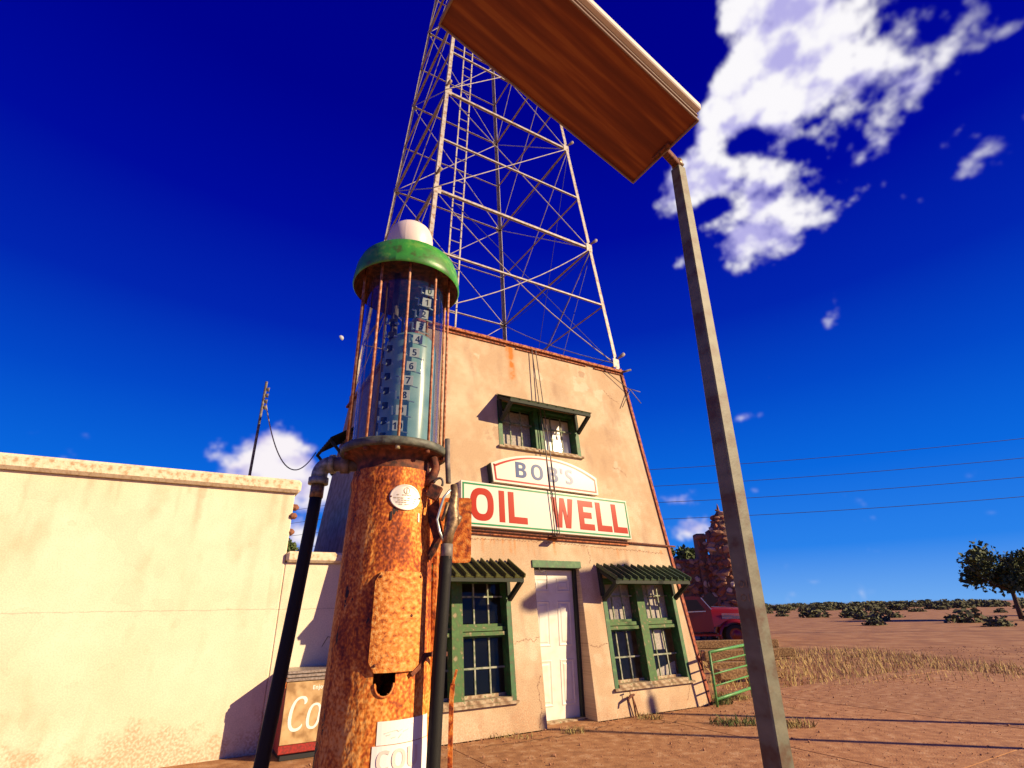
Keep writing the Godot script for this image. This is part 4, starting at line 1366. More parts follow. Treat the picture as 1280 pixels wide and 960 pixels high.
	body_patch(m, 15.0, 76.0, 1.036, 1.100, 0.0005, 0.002, 0.0, 0.001)
	var pp = part("paper_notice", m, M.paper, t)
	m = MB.new()
	for l in [[22.0, 1.066, 34.0, 1.072], [34.0, 1.072, 36.0, 1.068], [36.0, 1.068, 54.0, 1.086], [24.0, 1.060, 28.0, 1.062], [41.0, 1.066, 46.0, 1.070], [29.0, 1.052, 33.0, 1.054], [36.0, 1.050, 39.0, 1.060]]:
		var p0 = on_body(deg_to_rad(l[0]), l[1], 0.0035)
		var p1 = on_body(deg_to_rad(l[2]), l[3], 0.0035)
		m.quad(p0, p0 + Vector3(0, 0.0022, 0), p1 + Vector3(0, 0.0022, 0), p1)
	part("drawing", m, M.paper_print, pp)
	m = MB.new()
	body_patch(m, 11.5, 76.0, 0.90, 1.034, 0.0005, 0.0026, 0.0, 0.001)
	pp = part("paper_notice", m, M.paper, t)
	var li = 0
	for l in ["C", "O", "U"]:
		var ph = deg_to_rad(22.0 + li * 15.0)
		var c = on_body(ph, 0.995, 0.0032)
		var z = Vector3(sin(ph), 0.035, cos(ph)).normalized()
		var x = Vector3.UP.cross(z).normalized()
		write("letter", l, 0.055, M.paper_print, pp, Transform3D(Basis(x, z.cross(x), z), c), true, false, 0.001, 1.0)
		li += 1
	# neck and flange
	m = MB.new(true)
	m.lathe([Vector2(0.158, 1.94), Vector2(0.150, 1.955), Vector2(0.148, 1.985), Vector2(0.165, 2.005), Vector2(0.205, 2.018)], 64)
	part("neck", m, M.rust_dark, t)
	m = MB.new(true)
	m.lathe([Vector2(0.14, 2.018), Vector2(0.216, 2.018), Vector2(0.222, 2.024), Vector2(0.222, 2.046), Vector2(0.216, 2.052), Vector2(0.0, 2.054)], 72)
	part("flange", m, M.flange, t)
	for k in 10:
		var a = deg_to_rad(15.5 + 36.0 * k)
		m = MB.new(true)
		m.tube([Vector3(sin(a) * 0.202, 2.020, cos(a) * 0.202), Vector3(sin(a) * 0.202, 2.004, cos(a) * 0.202)], 0.010, 6)
		part("nut", m, M.sill if k % 5 == 0 else M.rust_dark, t)
	# glass cylinder: a real wall of glass
	m = MB.new(true)
	m.lathe([Vector2(0.179, 2.056), Vector2(0.179, 2.914)], 72)
	part("glass_cylinder", m, M.glass, t)
	# guard rods
	for k in 10:
		var a = deg_to_rad(15.5 + 36.0 * k)
		m = MB.new(true)
		m.tube([Vector3(sin(a) * 0.206, 2.05, cos(a) * 0.206), Vector3(sin(a) * 0.206, 2.912, cos(a) * 0.206)], 0.0058, 8)
		part("guard_rod", m, M.rod, t)
	# inner standpipe and stained sleeve
	m = MB.new(true)
	m.lathe([Vector2(0.118, 2.056), Vector2(0.118, 2.52), Vector2(0.112, 2.56), Vector2(0.095, 2.585), Vector2(0.06, 2.60), Vector2(0.0, 2.602)], 56, Vector3(0.035, 0, -0.02))
	part("inner_sleeve", m, M.tarnish, t)
	m = MB.new(true)
	m.tube([Vector3(-0.035, 2.06, 0.05), Vector3(-0.035, 2.93, 0.05)], 0.016, 10)
	m.tube([Vector3(-0.09, 2.06, 0.0), Vector3(-0.09, 2.9, 0.0)], 0.006, 8)
	part("standpipe", m, M.dark_steel, t)
	# gallon tags, stepping round the cylinder
	for k in 11:
		var u = k / 10.0
		var ph = deg_to_rad(lerpf(58.0, 14.0, pow(u, 0.85)))
		var h = lerpf(2.797, 2.115, u)
		var z = Vector3(sin(ph * 0.55), -0.15, cos(ph * 0.55)).normalized()
		var x = Vector3.UP.cross(z).normalized()
		var y = z.cross(x)
		var c = Vector3(sin(ph) * 0.15, h, cos(ph) * 0.15)
		m = MB.new()
		m.box(c, Vector3(0.042, 0.042, 0.002), Basis(x, y, z), 0.0005)
		var tg = part("gallon_tag", m, M.tag, t)
		write("number", str(k), 0.029, M.ink_green if k == 0 else M.ink, tg, Transform3D(Basis(x, y, z), c + z * 0.0012), true, false, 0.001, 0.95)
		m = MB.new()
		m.bar(c - x * 0.038 - y * 0.012 - z * 0.006, c + x * 0.042 - y * 0.028 - z * 0.006, 0.004, 0.004)
		m.bar(c - x * 0.036 - y * 0.02 - z * 0.006, c - x * 0.036 + y * 0.014 - z * 0.006, 0.006, 0.005)
		m.bar(c - x * 0.036 + y * 0.014 - z * 0.006, c - x * 0.05 + y * 0.02 - z * 0.02, 0.006, 0.005)
		part("tag_clip", m, M.clip, t)
		# the overflow clip on the standpipe
		if k > 1:
			var s = Vector3(-0.035, h - 0.02, 0.066)
			m = MB.new()
			m.box(s, Vector3(0.035, 0.03, 0.03), Basis(), 0.003)
			part("pipe_clip", m, M.black, t)
			m = MB.new()
			m.bar(s + Vector3(-0.03, -0.004, 0.012), s + Vector3(-0.012, -0.012, 0.018), 0.006, 0.010)
			m.bar(s + Vector3(0.012, -0.012, 0.018), s + Vector3(0.03, -0.016, 0.016), 0.006, 0.010)
			m.bar(s + Vector3(-0.028, -0.004, 0.012), s + Vector3(-0.028, 0.018, 0.012), 0.006, 0.008)
			part("pipe_clip", m, M.clip, t)
	# cap
	m = MB.new(true)
	m.lathe([Vector2(0.0, 2.915), Vector2(0.20, 2.915), Vector2(0.232, 2.902), Vector2(0.242, 2.862), Vector2(0.248, 2.852)], 72)
	part("cap_underside", m, M.rust_dark, t)
	m = MB.new(true)
	m.lathe([Vector2(0.248, 2.850), Vector2(0.254, 2.857), Vector2(0.252, 2.885), Vector2(0.243, 2.945), Vector2(0.228, 2.985), Vector2(0.205, 3.006), Vector2(0.15, 3.018), Vector2(0.0, 3.022)], 72)
	part("cap", m, M.pump_green, t)
	m = MB.new(true)
	m.lathe([Vector2(0.07, 3.018), Vector2(0.105, 3.022), Vector2(0.100, 3.042), Vector2(0.07, 3.05)], 48)
	part("globe_seat", m, M.rust_plate, t)
	m = MB.new(true)
	m.lathe([Vector2(0.082, 3.040), Vector2(0.098, 3.055), Vector2(0.110, 3.085), Vector2(0.114, 3.115), Vector2(0.114, 3.15), Vector2(0.109, 3.18), Vector2(0.098, 3.207), Vector2(0.078, 3.227), Vector2(0.045, 3.239), Vector2(0.0, 3.243)], 56)
	part("globe", m, M.globe, t)
	# left outlet: pipe, elbow and hanging hose
	m = MB.new(true)
	m.tube([Vector3(-0.12, 2.0, -0.02), Vector3(-0.27, 2.0, 0.0)], 0.030, 14)
	m.tube([Vector3(-0.19, 2.0, -0.01), Vector3(-0.225, 2.0, -0.005)], 0.042, 6)
	part("outlet_pipe", m, M.dark_steel, t)
	m = MB.new(true)
	var el = []
	for k in 9:
		var a = PI * 0.5 * k / 8.0
		el.append(Vector3(-0.265 - sin(a) * 0.045, 2.0 - (1 - cos(a)) * 0.045, 0.0))
	el.append(Vector3(-0.311, 1.935, 0.0))
	m.tube([Vector3(-0.25, 2.0, 0), Vector3(-0.268, 2.0, 0)], 0.040, 16)
	m.tube(el, 0.033, 16)
	m.tube([Vector3(-0.311, 1.942, 0), Vector3(-0.311, 1.915, 0)], 0.040, 16)
	part("elbow", m, M.fitting, t)
	m = MB.new(true)
	m.tube([Vector3(-0.311, 1.915, 0.0), Vector3(-0.312, 1.86, 0.001)], 0.027, 14)
	part("ferrule", m, M.brass, t)
	m = MB.new(true)
	var hs = []
	for k in 25:
		var u = k / 24.0
		hs.append(Vector3(-0.312 - 0.10 * pow(u, 1.2), lerpf(1.87, 0.02, u), 0.001 + 0.13 * u))
	m.tube(hs, 0.0245, 14)
	part("hose", m, M.rubber, t)
	# right side: down rod, lock, nozzle and its hose
	m = MB.new(true)
	m.tube([Vector3(0.225, 2.09, 0.03), Vector3(0.228, 2.0, 0.032), Vector3(0.236, 1.90, 0.04)], 0.011, 10)
	part("hanger_rod", m, M.dark_steel, t)
	m = MB.new(true)
	m.tube([Vector3(0.17, 2.0, 0.05), Vector3(0.185, 1.955, 0.06), Vector3(0.172, 1.915, 0.065), Vector3(0.15, 1.89, 0.06)], [0.02, 0.018, 0.02, 0.024], 10)
	part("drain_cock", m, M.rust_dark, t)
	m = MB.new()
	var lb = Basis(Vector3.BACK, -0.42)
	m.box(Vector3(0.186, 1.855, 0.085), Vector3(0.052, 0.058, 0.024), lb, 0.004)
	var pl = part("padlock", m, M.rust_dark, t)
	m = MB.new(true)
	var sh = []
	for k in 11:
		var a = PI * k / 10.0
		sh.append(Vector3(0.186, 1.855, 0.085) + lb * Vector3(cos(a) * 0.018, 0.034 + sin(a) * 0.026, 0))
	m.tube(sh, 0.005, 8)
	part("shackle", m, M.dark_steel, pl)
	# nozzle hook plate
	m = MB.new()
	m.prism(PackedVector2Array([Vector2(0.155, 1.80), Vector2(0.20, 1.84), Vector2(0.205, 1.77), Vector2(0.222, 1.70), Vector2(0.20, 1.64), Vector2(0.175, 1.60), Vector2(0.16, 1.62), Vector2(0.185, 1.68), Vector2(0.165, 1.74)]), 0.012, Transform3D(Basis(), Vector3(0, 0, 0.05)))
	part("nozzle_hook", m, M.rust_dark, t)
	# nozzle: spout down-turned body, handle guard
	var nz = Node3D.new()
	nz.name = "nozzle"
	t.add_child(nz, true)
	m = MB.new(true)
	m.tube([Vector3(0.262, 1.885, 0.07), Vector3(0.266, 1.84, 0.075), Vector3(0.258, 1.79, 0.08), Vector3(0.262, 1.745, 0.085), Vector3(0.250, 1.70, 0.09), Vector3(0.244, 1.65, 0.095)], [0.014, 0.017, 0.026, 0.030, 0.022, 0.019], 14)
	m.tube([Vector3(0.272, 1.75, 0.085), Vector3(0.292, 1.742, 0.085)], [0.022, 0.018], 12)
	part("valve_body", m, M.brass, nz)
	m = MB.new(true)
	m.tube([Vector3(0.252, 1.86, 0.10), Vector3(0.228, 1.83, 0.105), Vector3(0.214, 1.78, 0.105), Vector3(0.205, 1.745, 0.105), Vector3(0.216, 1.70, 0.105), Vector3(0.238, 1.655, 0.1)], 0.005, 8)
	part("hand_guard", m, M.clip, nz)
	m = MB.new(true)
	m.tube([Vector3(0.243, 1.81, 0.10), Vector3(0.234, 1.77, 0.105), Vector3(0.222, 1.74, 0.105)], [0.008, 0.007, 0.005], 8)
	part("lever", m, M.brass, nz)
	m = MB.new(true)
	m.tube([Vector3(0.244, 1.655, 0.095), Vector3(0.243, 1.60, 0.096)], 0.0235, 14)
	part("ferrule", m, M.dark_steel, nz)
	m = MB.new(true)
	hs = []
	for k in 25:
		var u = k / 24.0
		hs.append(Vector3(0.243 - 0.02 * sin(PI * u) , lerpf(1.61, 0.02, u), 0.096 + 0.06 * u))
	m.tube(hs, 0.0235, 14)
	part("hose", m, M.rubber, t)
	# rusty back plate carrying the nozzle, and the upright behind
	m = MB.new()
	var pl2 = PackedVector2Array()
	for c in [[0.325, 1.86, 0], [0.325, 1.60, 1], [0.12, 1.60, 2], [0.12, 1.86, 3]]:
		for k in 4:
			var a: float = -c[2] * PI / 2 + PI / 2 - k * PI / 6.0
			var ox: float = -0.015 if c[2] < 2 else 0.015
			var oy: float = -0.015 if (c[2] == 0 or c[2] == 3) else 0.015
			pl2.append(Vector2(c[0] + ox + cos(a) * 0.015, c[1] + oy + sin(a) * 0.015))
	m.prism(pl2, 0.006, Transform3D(Basis(Vector3.UP, 0.12), Vector3(0.0, 0, -0.03)))
	part("back_plate", m, M.rust_plate, t)
	m = MB.new()
	m.bar(Vector3(0.198, 0.1, -0.01), Vector3(0.188, 1.66, -0.02), 0.020, 0.028, Vector3.UP, 0.004)
	part("upright", m, M.rust_plate, t)
	# bent rusty strap standing beside the pump
	m = MB.new()
	var sp = [Vector3(0.262, 0.1, -0.02), Vector3(0.262, 0.9, -0.02), Vector3(0.262, 1.13, -0.02), Vector3(0.266, 1.18, -0.02), Vector3(0.279, 1.225, -0.02)]
	for k in sp.size() - 1:
		m.bar(sp[k], sp[k + 1], 0.016, 0.008)
	part("strap", m, M.rust_plate, t)

# ---------------------------------------------------------------- sign cabinet on the leaning post
func build_pole_sign():
	var t = thing("post_sign", "long brown sign cabinet on a leaning square steel post overhead", "sign", Transform3D(Basis(), Vector3(1.259, 0, -3.118)))
	var up = Vector3(0.0252, 1, -0.0168)
	# square post, one face parallel with the facade
	var m = MB.new()
	var bx = Vector3(0.85938, 0, -0.51133)
	var bz = Vector3(0.51133, 0, 0.85938)
	var prev = []
	for s in [[-0.1, 0.054], [2.3, 0.053], [3.6, 0.047], [4.66, 0.041]]:
		var c: Vector3 = up * s[0]
		var ring = []
		for k in [[-1, -1], [1, -1], [1, 1], [-1, 1]]:
			# little chamfer: two points per corner
			var e: float = s[1] * 0.86
			var f: float = s[1]
			if k[0] * k[1] > 0:
				ring.append(c + bx * k[0] * f + bz * k[1] * e)
				ring.append(c + bx * k[0] * e + bz * k[1] * f)
			else:
				ring.append(c + bx * k[0] * e + bz * k[1] * f)
				ring.append(c + bx * k[0] * f + bz * k[1] * e)
		if prev:
			for k in 8:
				m.quad(prev[k], ring[k], ring[(k + 1) % 8], prev[(k + 1) % 8])
		prev = ring
	for k in range(1, 7):
		m.tri(prev[0], prev[k], prev[k + 1])
	part("post", m, M.pole, t)
	# two round stickers with marks on the shaded face
	for k in 2:
		var c: Vector3 = up * (1.53 - 0.07 * k) - bx * 0.0556
		m = MB.new()
		for q in 20:
			var a0 = TAU * q / 20
			var a1 = TAU * (q + 1) / 20
			m.quad(c + (bz * cos(a0) + Vector3.UP * sin(a0)) * 0.013, c + (bz * cos(a1) + Vector3.UP * sin(a1)) * 0.013, c + (bz * cos(a1) + Vector3.UP * sin(a1)) * 0.019, c + (bz * cos(a0) + Vector3.UP * sin(a0)) * 0.019)
		m.quad(c + bz * 0.031 - Vector3.UP * 0.02, c + bz * 0.031 + Vector3.UP * 0.02, c + bz * 0.037 + Vector3.UP * 0.02, c + bz * 0.037 - Vector3.UP * 0.02)
		part("sticker", m, M.brass, t)
	# cabinet
	var L = Vector3(0.80039, -0.25945, -0.54043)
	var S = Vector3(0.57995, 0.10689, 0.80761)
	var N = Vector3(0.15177, 0.95982, -0.23603)
	var o = Vector3(1.259, 0, -3.118)
	var C1 = Vector3(0.97353, 4.53164, -3.17481) - o
	var len = 1.79
	var wid = 0.6375
	var cab = Node3D.new()
	cab.name = "cabinet"
	t.add_child(cab, true)
	cab.transform = Transform3D(Basis(-L, N, S), C1 + S * wid * 0.5 + L * 0.03)   # x runs to the far left end, z towards the road
	m = MB.new()
	m.box(Vector3(len * 0.5, 0.008, 0), Vector3(len - 0.02, 0.012, wid - 0.012), Basis())
	part("bottom_panel", m, M.panel_wood, cab)
	m = MB.new()
	m.box(Vector3(len * 0.5, 0.11, 0.0), Vector3(len - 0.03, 0.19, wid - 0.05), Basis())
	part("core", m, M.cab_trim, cab)
	# retaining rims along both long sides and both ends
	for s in [-1, 1]:
		m = MB.new()
		m.box(Vector3(len * 0.5, 0.0, s * (wid * 0.5 - 0.003)), Vector3(len, 0.022, 0.012), Basis(), 0.003)
		part("edge_trim", m, M.cab_trim, cab)
		m = MB.new()
		m.box(Vector3(len * 0.5, 0.072, s * (wid * 0.5 - 0.006)), Vector3(len, 0.016, 0.014), Basis(), 0.003)
		part("edge_trim", m, M.cab_trim, cab)
		m = MB.new()
		m.box(Vector3(len * 0.5, 0.165, s * (wid * 0.5 + 0.008)), Vector3(len + 0.02, 0.075, 0.045), Basis(), 0.008)
		part("retainer", m, M.cab_face, cab)
		m = MB.new()
		m.box(Vector3(len * 0.5 + s * (len * 0.5 - 0.004), 0.0, 0), Vector3(0.014, 0.026, wid), Basis(), 0.003)
		part("edge_trim", m, M.cab_trim, cab)
		m = MB.new()
		m.box(Vector3(len * 0.5 + s * (len * 0.5 - 0.004), 0.105, 0), Vector3(0.03, 0.17, wid - 0.02), Basis(), 0.008)
		part("end_plate", m, M.cab_trim, cab)
	# bracket between post head and cabinet
	var head = up * 4.66
	m = MB.new(true)
	m.tube([head - up * 0.02, head + up * 0.07], 0.030, 14)
	m.tube([head + up * 0.03, head + up * 0.085], [0.044, 0.044], 14)
	part("pivot", m, M.brass, t)
	m = MB.new()
	var mid: Vector3 = C1 + S * wid * 0.5 + N * 0.06
	m.bar(head + up * 0.05, mid - L * 0.02, 0.06, 0.06, N, 0.006)
	m.box(mid - L * 0.0, Vector3(0.03, 0.16, 0.16), Basis(L, N, S), 0.004)
	part("bracket", m, M.rust_dark, t)
	for k in 2:
		m = MB.new(true)
		var c = head + up * (0.02 + 0.07 * k)
		m.tube([c + bx * 0.02, c + bx * 0.075], 0.012, 6)
		part("bolt", m, M.dark_steel, t)

# ---------------------------------------------------------------- chest cooler against the wing
func build_cooler():
	var t = thing("drink_cooler", "old chest drink cooler with tan lettered front beside cream wall", "cooler", BX * Transform3D(Basis(), Vector3(-5.33, 0, 0.02)))
	var m = MB.new()
	var w = 0.80
	m.box(Vector3(0, 0.40, 0), Vector3(w, 0.68, 0.54), Basis(), 0.015)
	part("body", m, M.cooler_red, t)
	m = MB.new()
	m.box(Vector3(0, 0.442, 0.276), Vector3(w - 0.006, 0.585, 0.012), Basis(), 0.004)
	var fr = part("front_panel", m, M.cooler_front, t)
	var word = write("lettering", "Coke", 0.35, M.white_paint, fr, Transform3D(), false, true, 0.002, 1.0)
	var wb = word.mesh.get_aabb()
	var wk = Vector3(0.70 / wb.size.x, 0.35 / wb.size.y, 0.2)
	var wc = wb.position + wb.size * 0.5
	word.transform = Transform3D(Basis(Vector3(1, 0, 0), Vector3(0.12, 1, 0), Vector3(0, 0, 1)), Vector3(0.015, 0.44, 0.2835)) * Transform3D(Basis().scaled(wk), -wc * wk)
	write("lettering", "Enjoy", 0.055, M.white_paint, fr, Transform3D(Basis(), Vector3(-0.045, 0.665, 0.2835)), true, false, 0.002)
	m = MB.new()
	m.box(Vector3(0, 0.105, 0.262), Vector3(w + 0.004, 0.075, 0.03), Basis(), 0.004)
	part("kick_strip", m, M.cooler_red, t)
	m = MB.new()
	m.box(Vector3(0, 0.035, 0), Vector3(w - 0.06, 0.07, 0.48), Basis(), 0.004)
	part("plinth", m, M.black, t)
	for k in 3:
		m = MB.new()
		m.box(Vector3(0, 0.755 + k * 0.036, 0.0), Vector3(w + 0.02 - k * 0.012, 0.030, 0.56 - k * 0.02), Basis(), 0.006)
		part("lid_moulding", m, M.stainless, t)
	m = MB.new()
	m.box(Vector3(-w * 0.5 - 0.007, 0.73, 0.25), Vector3(0.012, 0.10, 0.05), Basis(), 0.003)
	part("corner_trim", m, M.rust_plate, t)

# ---------------------------------------------------------------- gate, timbers, truck and stone work to the right
func build_right_side():
	var t = thing("pipe_gate", "low green pipe gate beside the building corner", "gate", Transform3D(Basis(), Vector3(3.045, 0, -9.339)))
	var e = Vector3(0.9, 0, -0.865)
	for k in 2:
		var m = MB.new(true)
		var c = e * k
		m.tube([c + Vector3(0, -0.05, 0), c + Vector3(0, 0.76 + 0.04 * k, 0)], 0.02, 10)
		part("post", m, M.gate, t)
	var bi = 0
	for y in [0.10, 0.28, 0.44, 0.60, 0.75]:
		var m = MB.new(true)
		m.tube([Vector3(0, y, 0), e + Vector3(0, y + 0.04, 0)], 0.022 if bi in [0, 4] else 0.012, 10)
		part("rail", m, M.gate, t)
		bi += 1
	# corner hook on the building edge
	t = thing("pipe_bracket", "bent rusty pipe bracket on the building corner by the gate", "bracket", BX * Transform3D(Basis(), Vector3(0.56, 0, 0.52)))
	var mm = MB.new(true)
	mm.tube([Vector3(0.06, 0.02, 0.0), Vector3(0.0, 0.5, 0.03), Vector3(-0.03, 0.70, 0.05), Vector3(0.02, 0.745, 0.05), Vector3(0.06, 0.73, 0.03)], 0.012, 8)
	part("pipe", mm, M.rust_dark, t)
	# stacked sleepers
	var beams = [[Vector3(4.2, 0.09, -12.6), Vector3(5.6, 0.09, -12.85), 0.20], [Vector3(4.6, 0.09, -14.2), Vector3(6.2, 0.09, -14.3), 0.20], [Vector3(4.9, 0.22, -15.6), Vector3(6.9, 0.22, -15.7), 0.26], [Vector3(5.2, 0.12, -17.6), Vector3(8.3, 0.12, -17.72), 0.24], [Vector3(5.3, 0.36, -17.7), Vector3(7.9, 0.36, -17.8), 0.22]]
	var lab = ["weathered sleeper lying nearest behind the green gate", "second weathered sleeper behind the green gate", "thick weathered sleeper in the middle behind the green gate", "lower of two stacked sleepers in front of the red truck", "upper of two stacked sleepers in front of the red truck"]
	for k in beams.size():
		var b: Array = beams[k]
		mm = MB.new()
		var c: Vector3 = (b[0] + b[1]) * 0.5
		var by: float = b[0].y - b[2] * 0.5
		mm.bar(b[0] - c, b[1] - c, b[2] * 1.1, b[2], Vector3.UP, 0.02)
		var o = part("sleeper", mm, M.timber, self)
		o.position = c
		meta(o, lab[k], "timber", "sleepers behind the gate")
	build_truck()
	build_castle()
	# sign and pole outside the picture on the right, whose shadows fall on the apron and the door
	t = thing("unseen_sign", "unseen pointed panel on a tall pole, shaped to cast the door shadow", "sign", Transform3D(Basis(), Vector3(10.58, 0, -6.40)))
	mm = MB.new(true)
	mm.tube([Vector3(0, -0.05, 0), Vector3(0, 4.38, 0), Vector3(0, 4.42, 0), Vector3(0, 6.36, 0)], [0.07, 0.065, 0.02, 0.018], 12)  # upper part thinned so that its own shadow fades out
	part("pole", mm, M.dark_steel, t)
	mm = MB.new()
	# outline of the door shadow, laid along the facade, relative to the pole
	var poly = PackedVector2Array()
	for p in [[-0.62, 2.20], [-0.57, 2.16], [-0.57, 2.06], [-0.66, 2.02], [-1.2, 1.80], [-1.65, 1.60], [-2.2, 1.50], [-2.62, 1.44], [-2.74, 1.50], [-2.72, 1.60], [-2.5, 1.72], [-2.28, 1.86], [-2.0, 1.97], [-1.65, 2.03], [-1.1, 2.10]]:
		poly.append(Vector2(p[0] + 0.65, p[1] - 2.15))
	mm.prism(poly, 0.05, Transform3D(BX.basis, Vector3(0, 6.32, 0) - BX.basis.z * 0.07))
	part("panel", mm, M.sign_white, t)
	t = thing("steel_pole", "plain steel pole with a capped top right of the forecourt", "pole", Transform3D(Basis(), Vector3(9.10, 0, -5.40)))
	mm = MB.new(true)
	mm.tube([Vector3(0, -0.05, 0), Vector3(0, 4.38, 0)], 0.06, 10)
	part("pole", mm, M.dark_steel, t)
	mm = MB.new(true)
	mm.lathe([Vector2(0.07, 4.36), Vector2(0.07, 4.40), Vector2(0.04, 4.43), Vector2(0.0, 4.44)], 12)
	part("cap", mm, M.dark_steel, t)

func build_truck():
	var t = thing("pickup_truck", "old dark red pickup truck with rounded fenders in front of the rock wall", "truck", Transform3D(Basis(Vector3.UP, -0.26), Vector3(8.3, -0.05, -23.4)))
	# x forward, z towards the viewer
	var m = MB.new()
	var cab = PackedVector2Array([Vector2(-1.75, 0.55), Vector2(-1.78, 1.25), Vector2(-1.62, 1.72), Vector2(-1.4, 1.84), Vector2(-0.95, 1.86), Vector2(-0.66, 1.80), Vector2(-0.38, 1.36), Vector2(-0.36, 0.55)])
	m.prism(cab, 1.5, Transform3D(Basis(), Vector3(0, 0, 0.75)))
	part("cab", m, M.truck, t)
	for s in [1, -1]:
		m = MB.new()
		m.prism(PackedVector2Array([Vector2(-1.52, 1.30), Vector2(-1.46, 1.64), Vector2(-1.3, 1.72), Vector2(-0.86, 1.72), Vector2(-0.60, 1.34)]), 0.01, Transform3D(Basis(), Vector3(0, 0, 0.757 if s == 1 else -0.747)))
		part("side_window", m, M.black, t)
		m = MB.new()
		m.bar(Vector3(-1.56, 1.27, 0.76 * s), Vector3(-0.58, 1.29, 0.76 * s), 0.02, 0.03)
		part("door_trim", m, M.chrome, t)
	m = MB.new()
	m.bar(Vector3(-0.66, 1.76, 0.5), Vector3(-0.40, 1.40, 0.5), 0.9, 0.012, Vector3(0, 0, 1))
	part("windscreen", m, M.black, t)
	m = MB.new()
	m.bar(Vector3(-0.69, 1.80, 0.74), Vector3(-0.36, 1.36, 0.74), 0.03, 0.03)
	part("windscreen_pillar", m, M.chrome, t)
	# hood: rounded section swept forward
	m = MB.new(true)
	var secs = [[-0.4, 0.70, 1.44, 0.72], [0.2, 0.66, 1.43, 0.72], [0.8, 0.56, 1.40, 0.72], [1.15, 0.46, 1.36, 0.72], [1.32, 0.34, 1.22, 0.72]]
	var last = []
	for s in secs:
		var ring = []
		for k in 15:
			var a = PI * k / 14.0
			var cx = cos(a)
			var sy = sin(a)
			ring.append(Vector3(s[0], s[3] + (s[2] - s[3]) * pow(sy, 0.55), s[1] * signf(cx) * pow(absf(cx), 0.6)))
		if last:
			for k in 14:
				m.quad(last[k], ring[k], ring[k + 1], last[k + 1])
		last = ring
	for k in range(1, 13):
		m.tri(last[0], last[k], last[k + 1])
	part("hood", m, M.truck, t)
	m = MB.new()
	m.bar(Vector3(-0.3, 1.455, 0), Vector3(1.2, 1.375, 0), 0.03, 0.02)
	for k in 3:
		m.bar(Vector3(0.0, 1.18 - k * 0.07, 0.665), Vector3(0.85, 1.16 - k * 0.07, 0.575), 0.02, 0.02)
	part("hood_trim", m, M.chrome, t)
	# fenders and wheels
	for s in [1, -1]:
		for w in [[0.42, 0.62, "front"], [-2.6, 0.6, "rear"]]:
			m = MB.new(true)
			var rings = []
			for k in 15:
				var a = PI * (-0.05 + 1.12 * k / 14.0)
				var rr = []
				for q in 6:
					var b = q / 5.0
					var rad: float = 0.47 + 0.13 * sin(PI * 0.5 * (1.0 - b)) * 1.0
					rr.append(Vector3(w[0] + cos(a) * rad * 1.15, 0.40 + sin(a) * rad * 1.02, s * (0.50 + 0.33 * sin(PI * 0.5 * b))))
				rings.append(rr)
			for k in 14:
				for q in 5:
					m.quad(rings[k][q], rings[k + 1][q], rings[k + 1][q + 1], rings[k][q + 1])
			part("fender", m, M.truck, t)
			var wh = Node3D.new()
			wh.name = "wheel"
			t.add_child(wh, true)
			wh.transform = Transform3D(Basis(Vector3.RIGHT, PI * 0.5 * s), Vector3(w[0], 0.42, 0.70 * s))
			m = MB.new(true)
			m.lathe([Vector2(0.25, -0.09), Vector2(0.36, -0.09), Vector2(0.40, -0.05), Vector2(0.40, 0.05), Vector2(0.36, 0.09), Vector2(0.25, 0.09)], 28)
			part("tyre", m, M.tyre, wh)
			m = MB.new(true)
			m.lathe([Vector2(0.26, 0.07), Vector2(0.23, 0.04), Vector2(0.16, 0.05), Vector2(0.12, 0.08), Vector2(0.0, 0.09)], 24)
			part("rim", m, M.truck, wh)
	# running boards, bed, grille, bumper, lamps
	for s in [1, -1]:
		m = MB.new()
		m.box(Vector3(-1.05, 0.42, 0.74 * s), Vector3(1.8, 0.05, 0.2), Basis(), 0.01)
		part("running_board", m, M.truck, t)
		m = MB.new(true)
		m.lathe([Vector2(0.0, -0.10), Vector2(0.06, -0.08), Vector2(0.10, 0.0), Vector2(0.105, 0.04), Vector2(0.09, 0.05), Vector2(0.0, 0.055)], 18)
		var hl = part("headlight", m, M.chrome, t)
		hl.transform = Transform3D(Basis(Vector3.BACK, -PI / 2), Vector3(1.12, 0.98, 0.55 * s))
	m = MB.new()
	m.box(Vector3(-2.75, 0.85, 0), Vector3(1.9, 0.5, 1.3), Basis(), 0.03)
	part("bed", m, M.truck, t)
	for k in 7:
		m = MB.new()
		m.bar(Vector3(1.33, 0.74 + k * 0.07, -0.26), Vector3(1.33, 0.74 + k * 0.07, 0.26), 0.02, 0.03)
		part("grille_bar", m, M.chrome, t)
	m = MB.new()
	m.box(Vector3(1.5, 0.50, 0), Vector3(0.06, 0.14, 1.5), Basis(), 0.02)
	part("bumper", m, M.chrome, t)

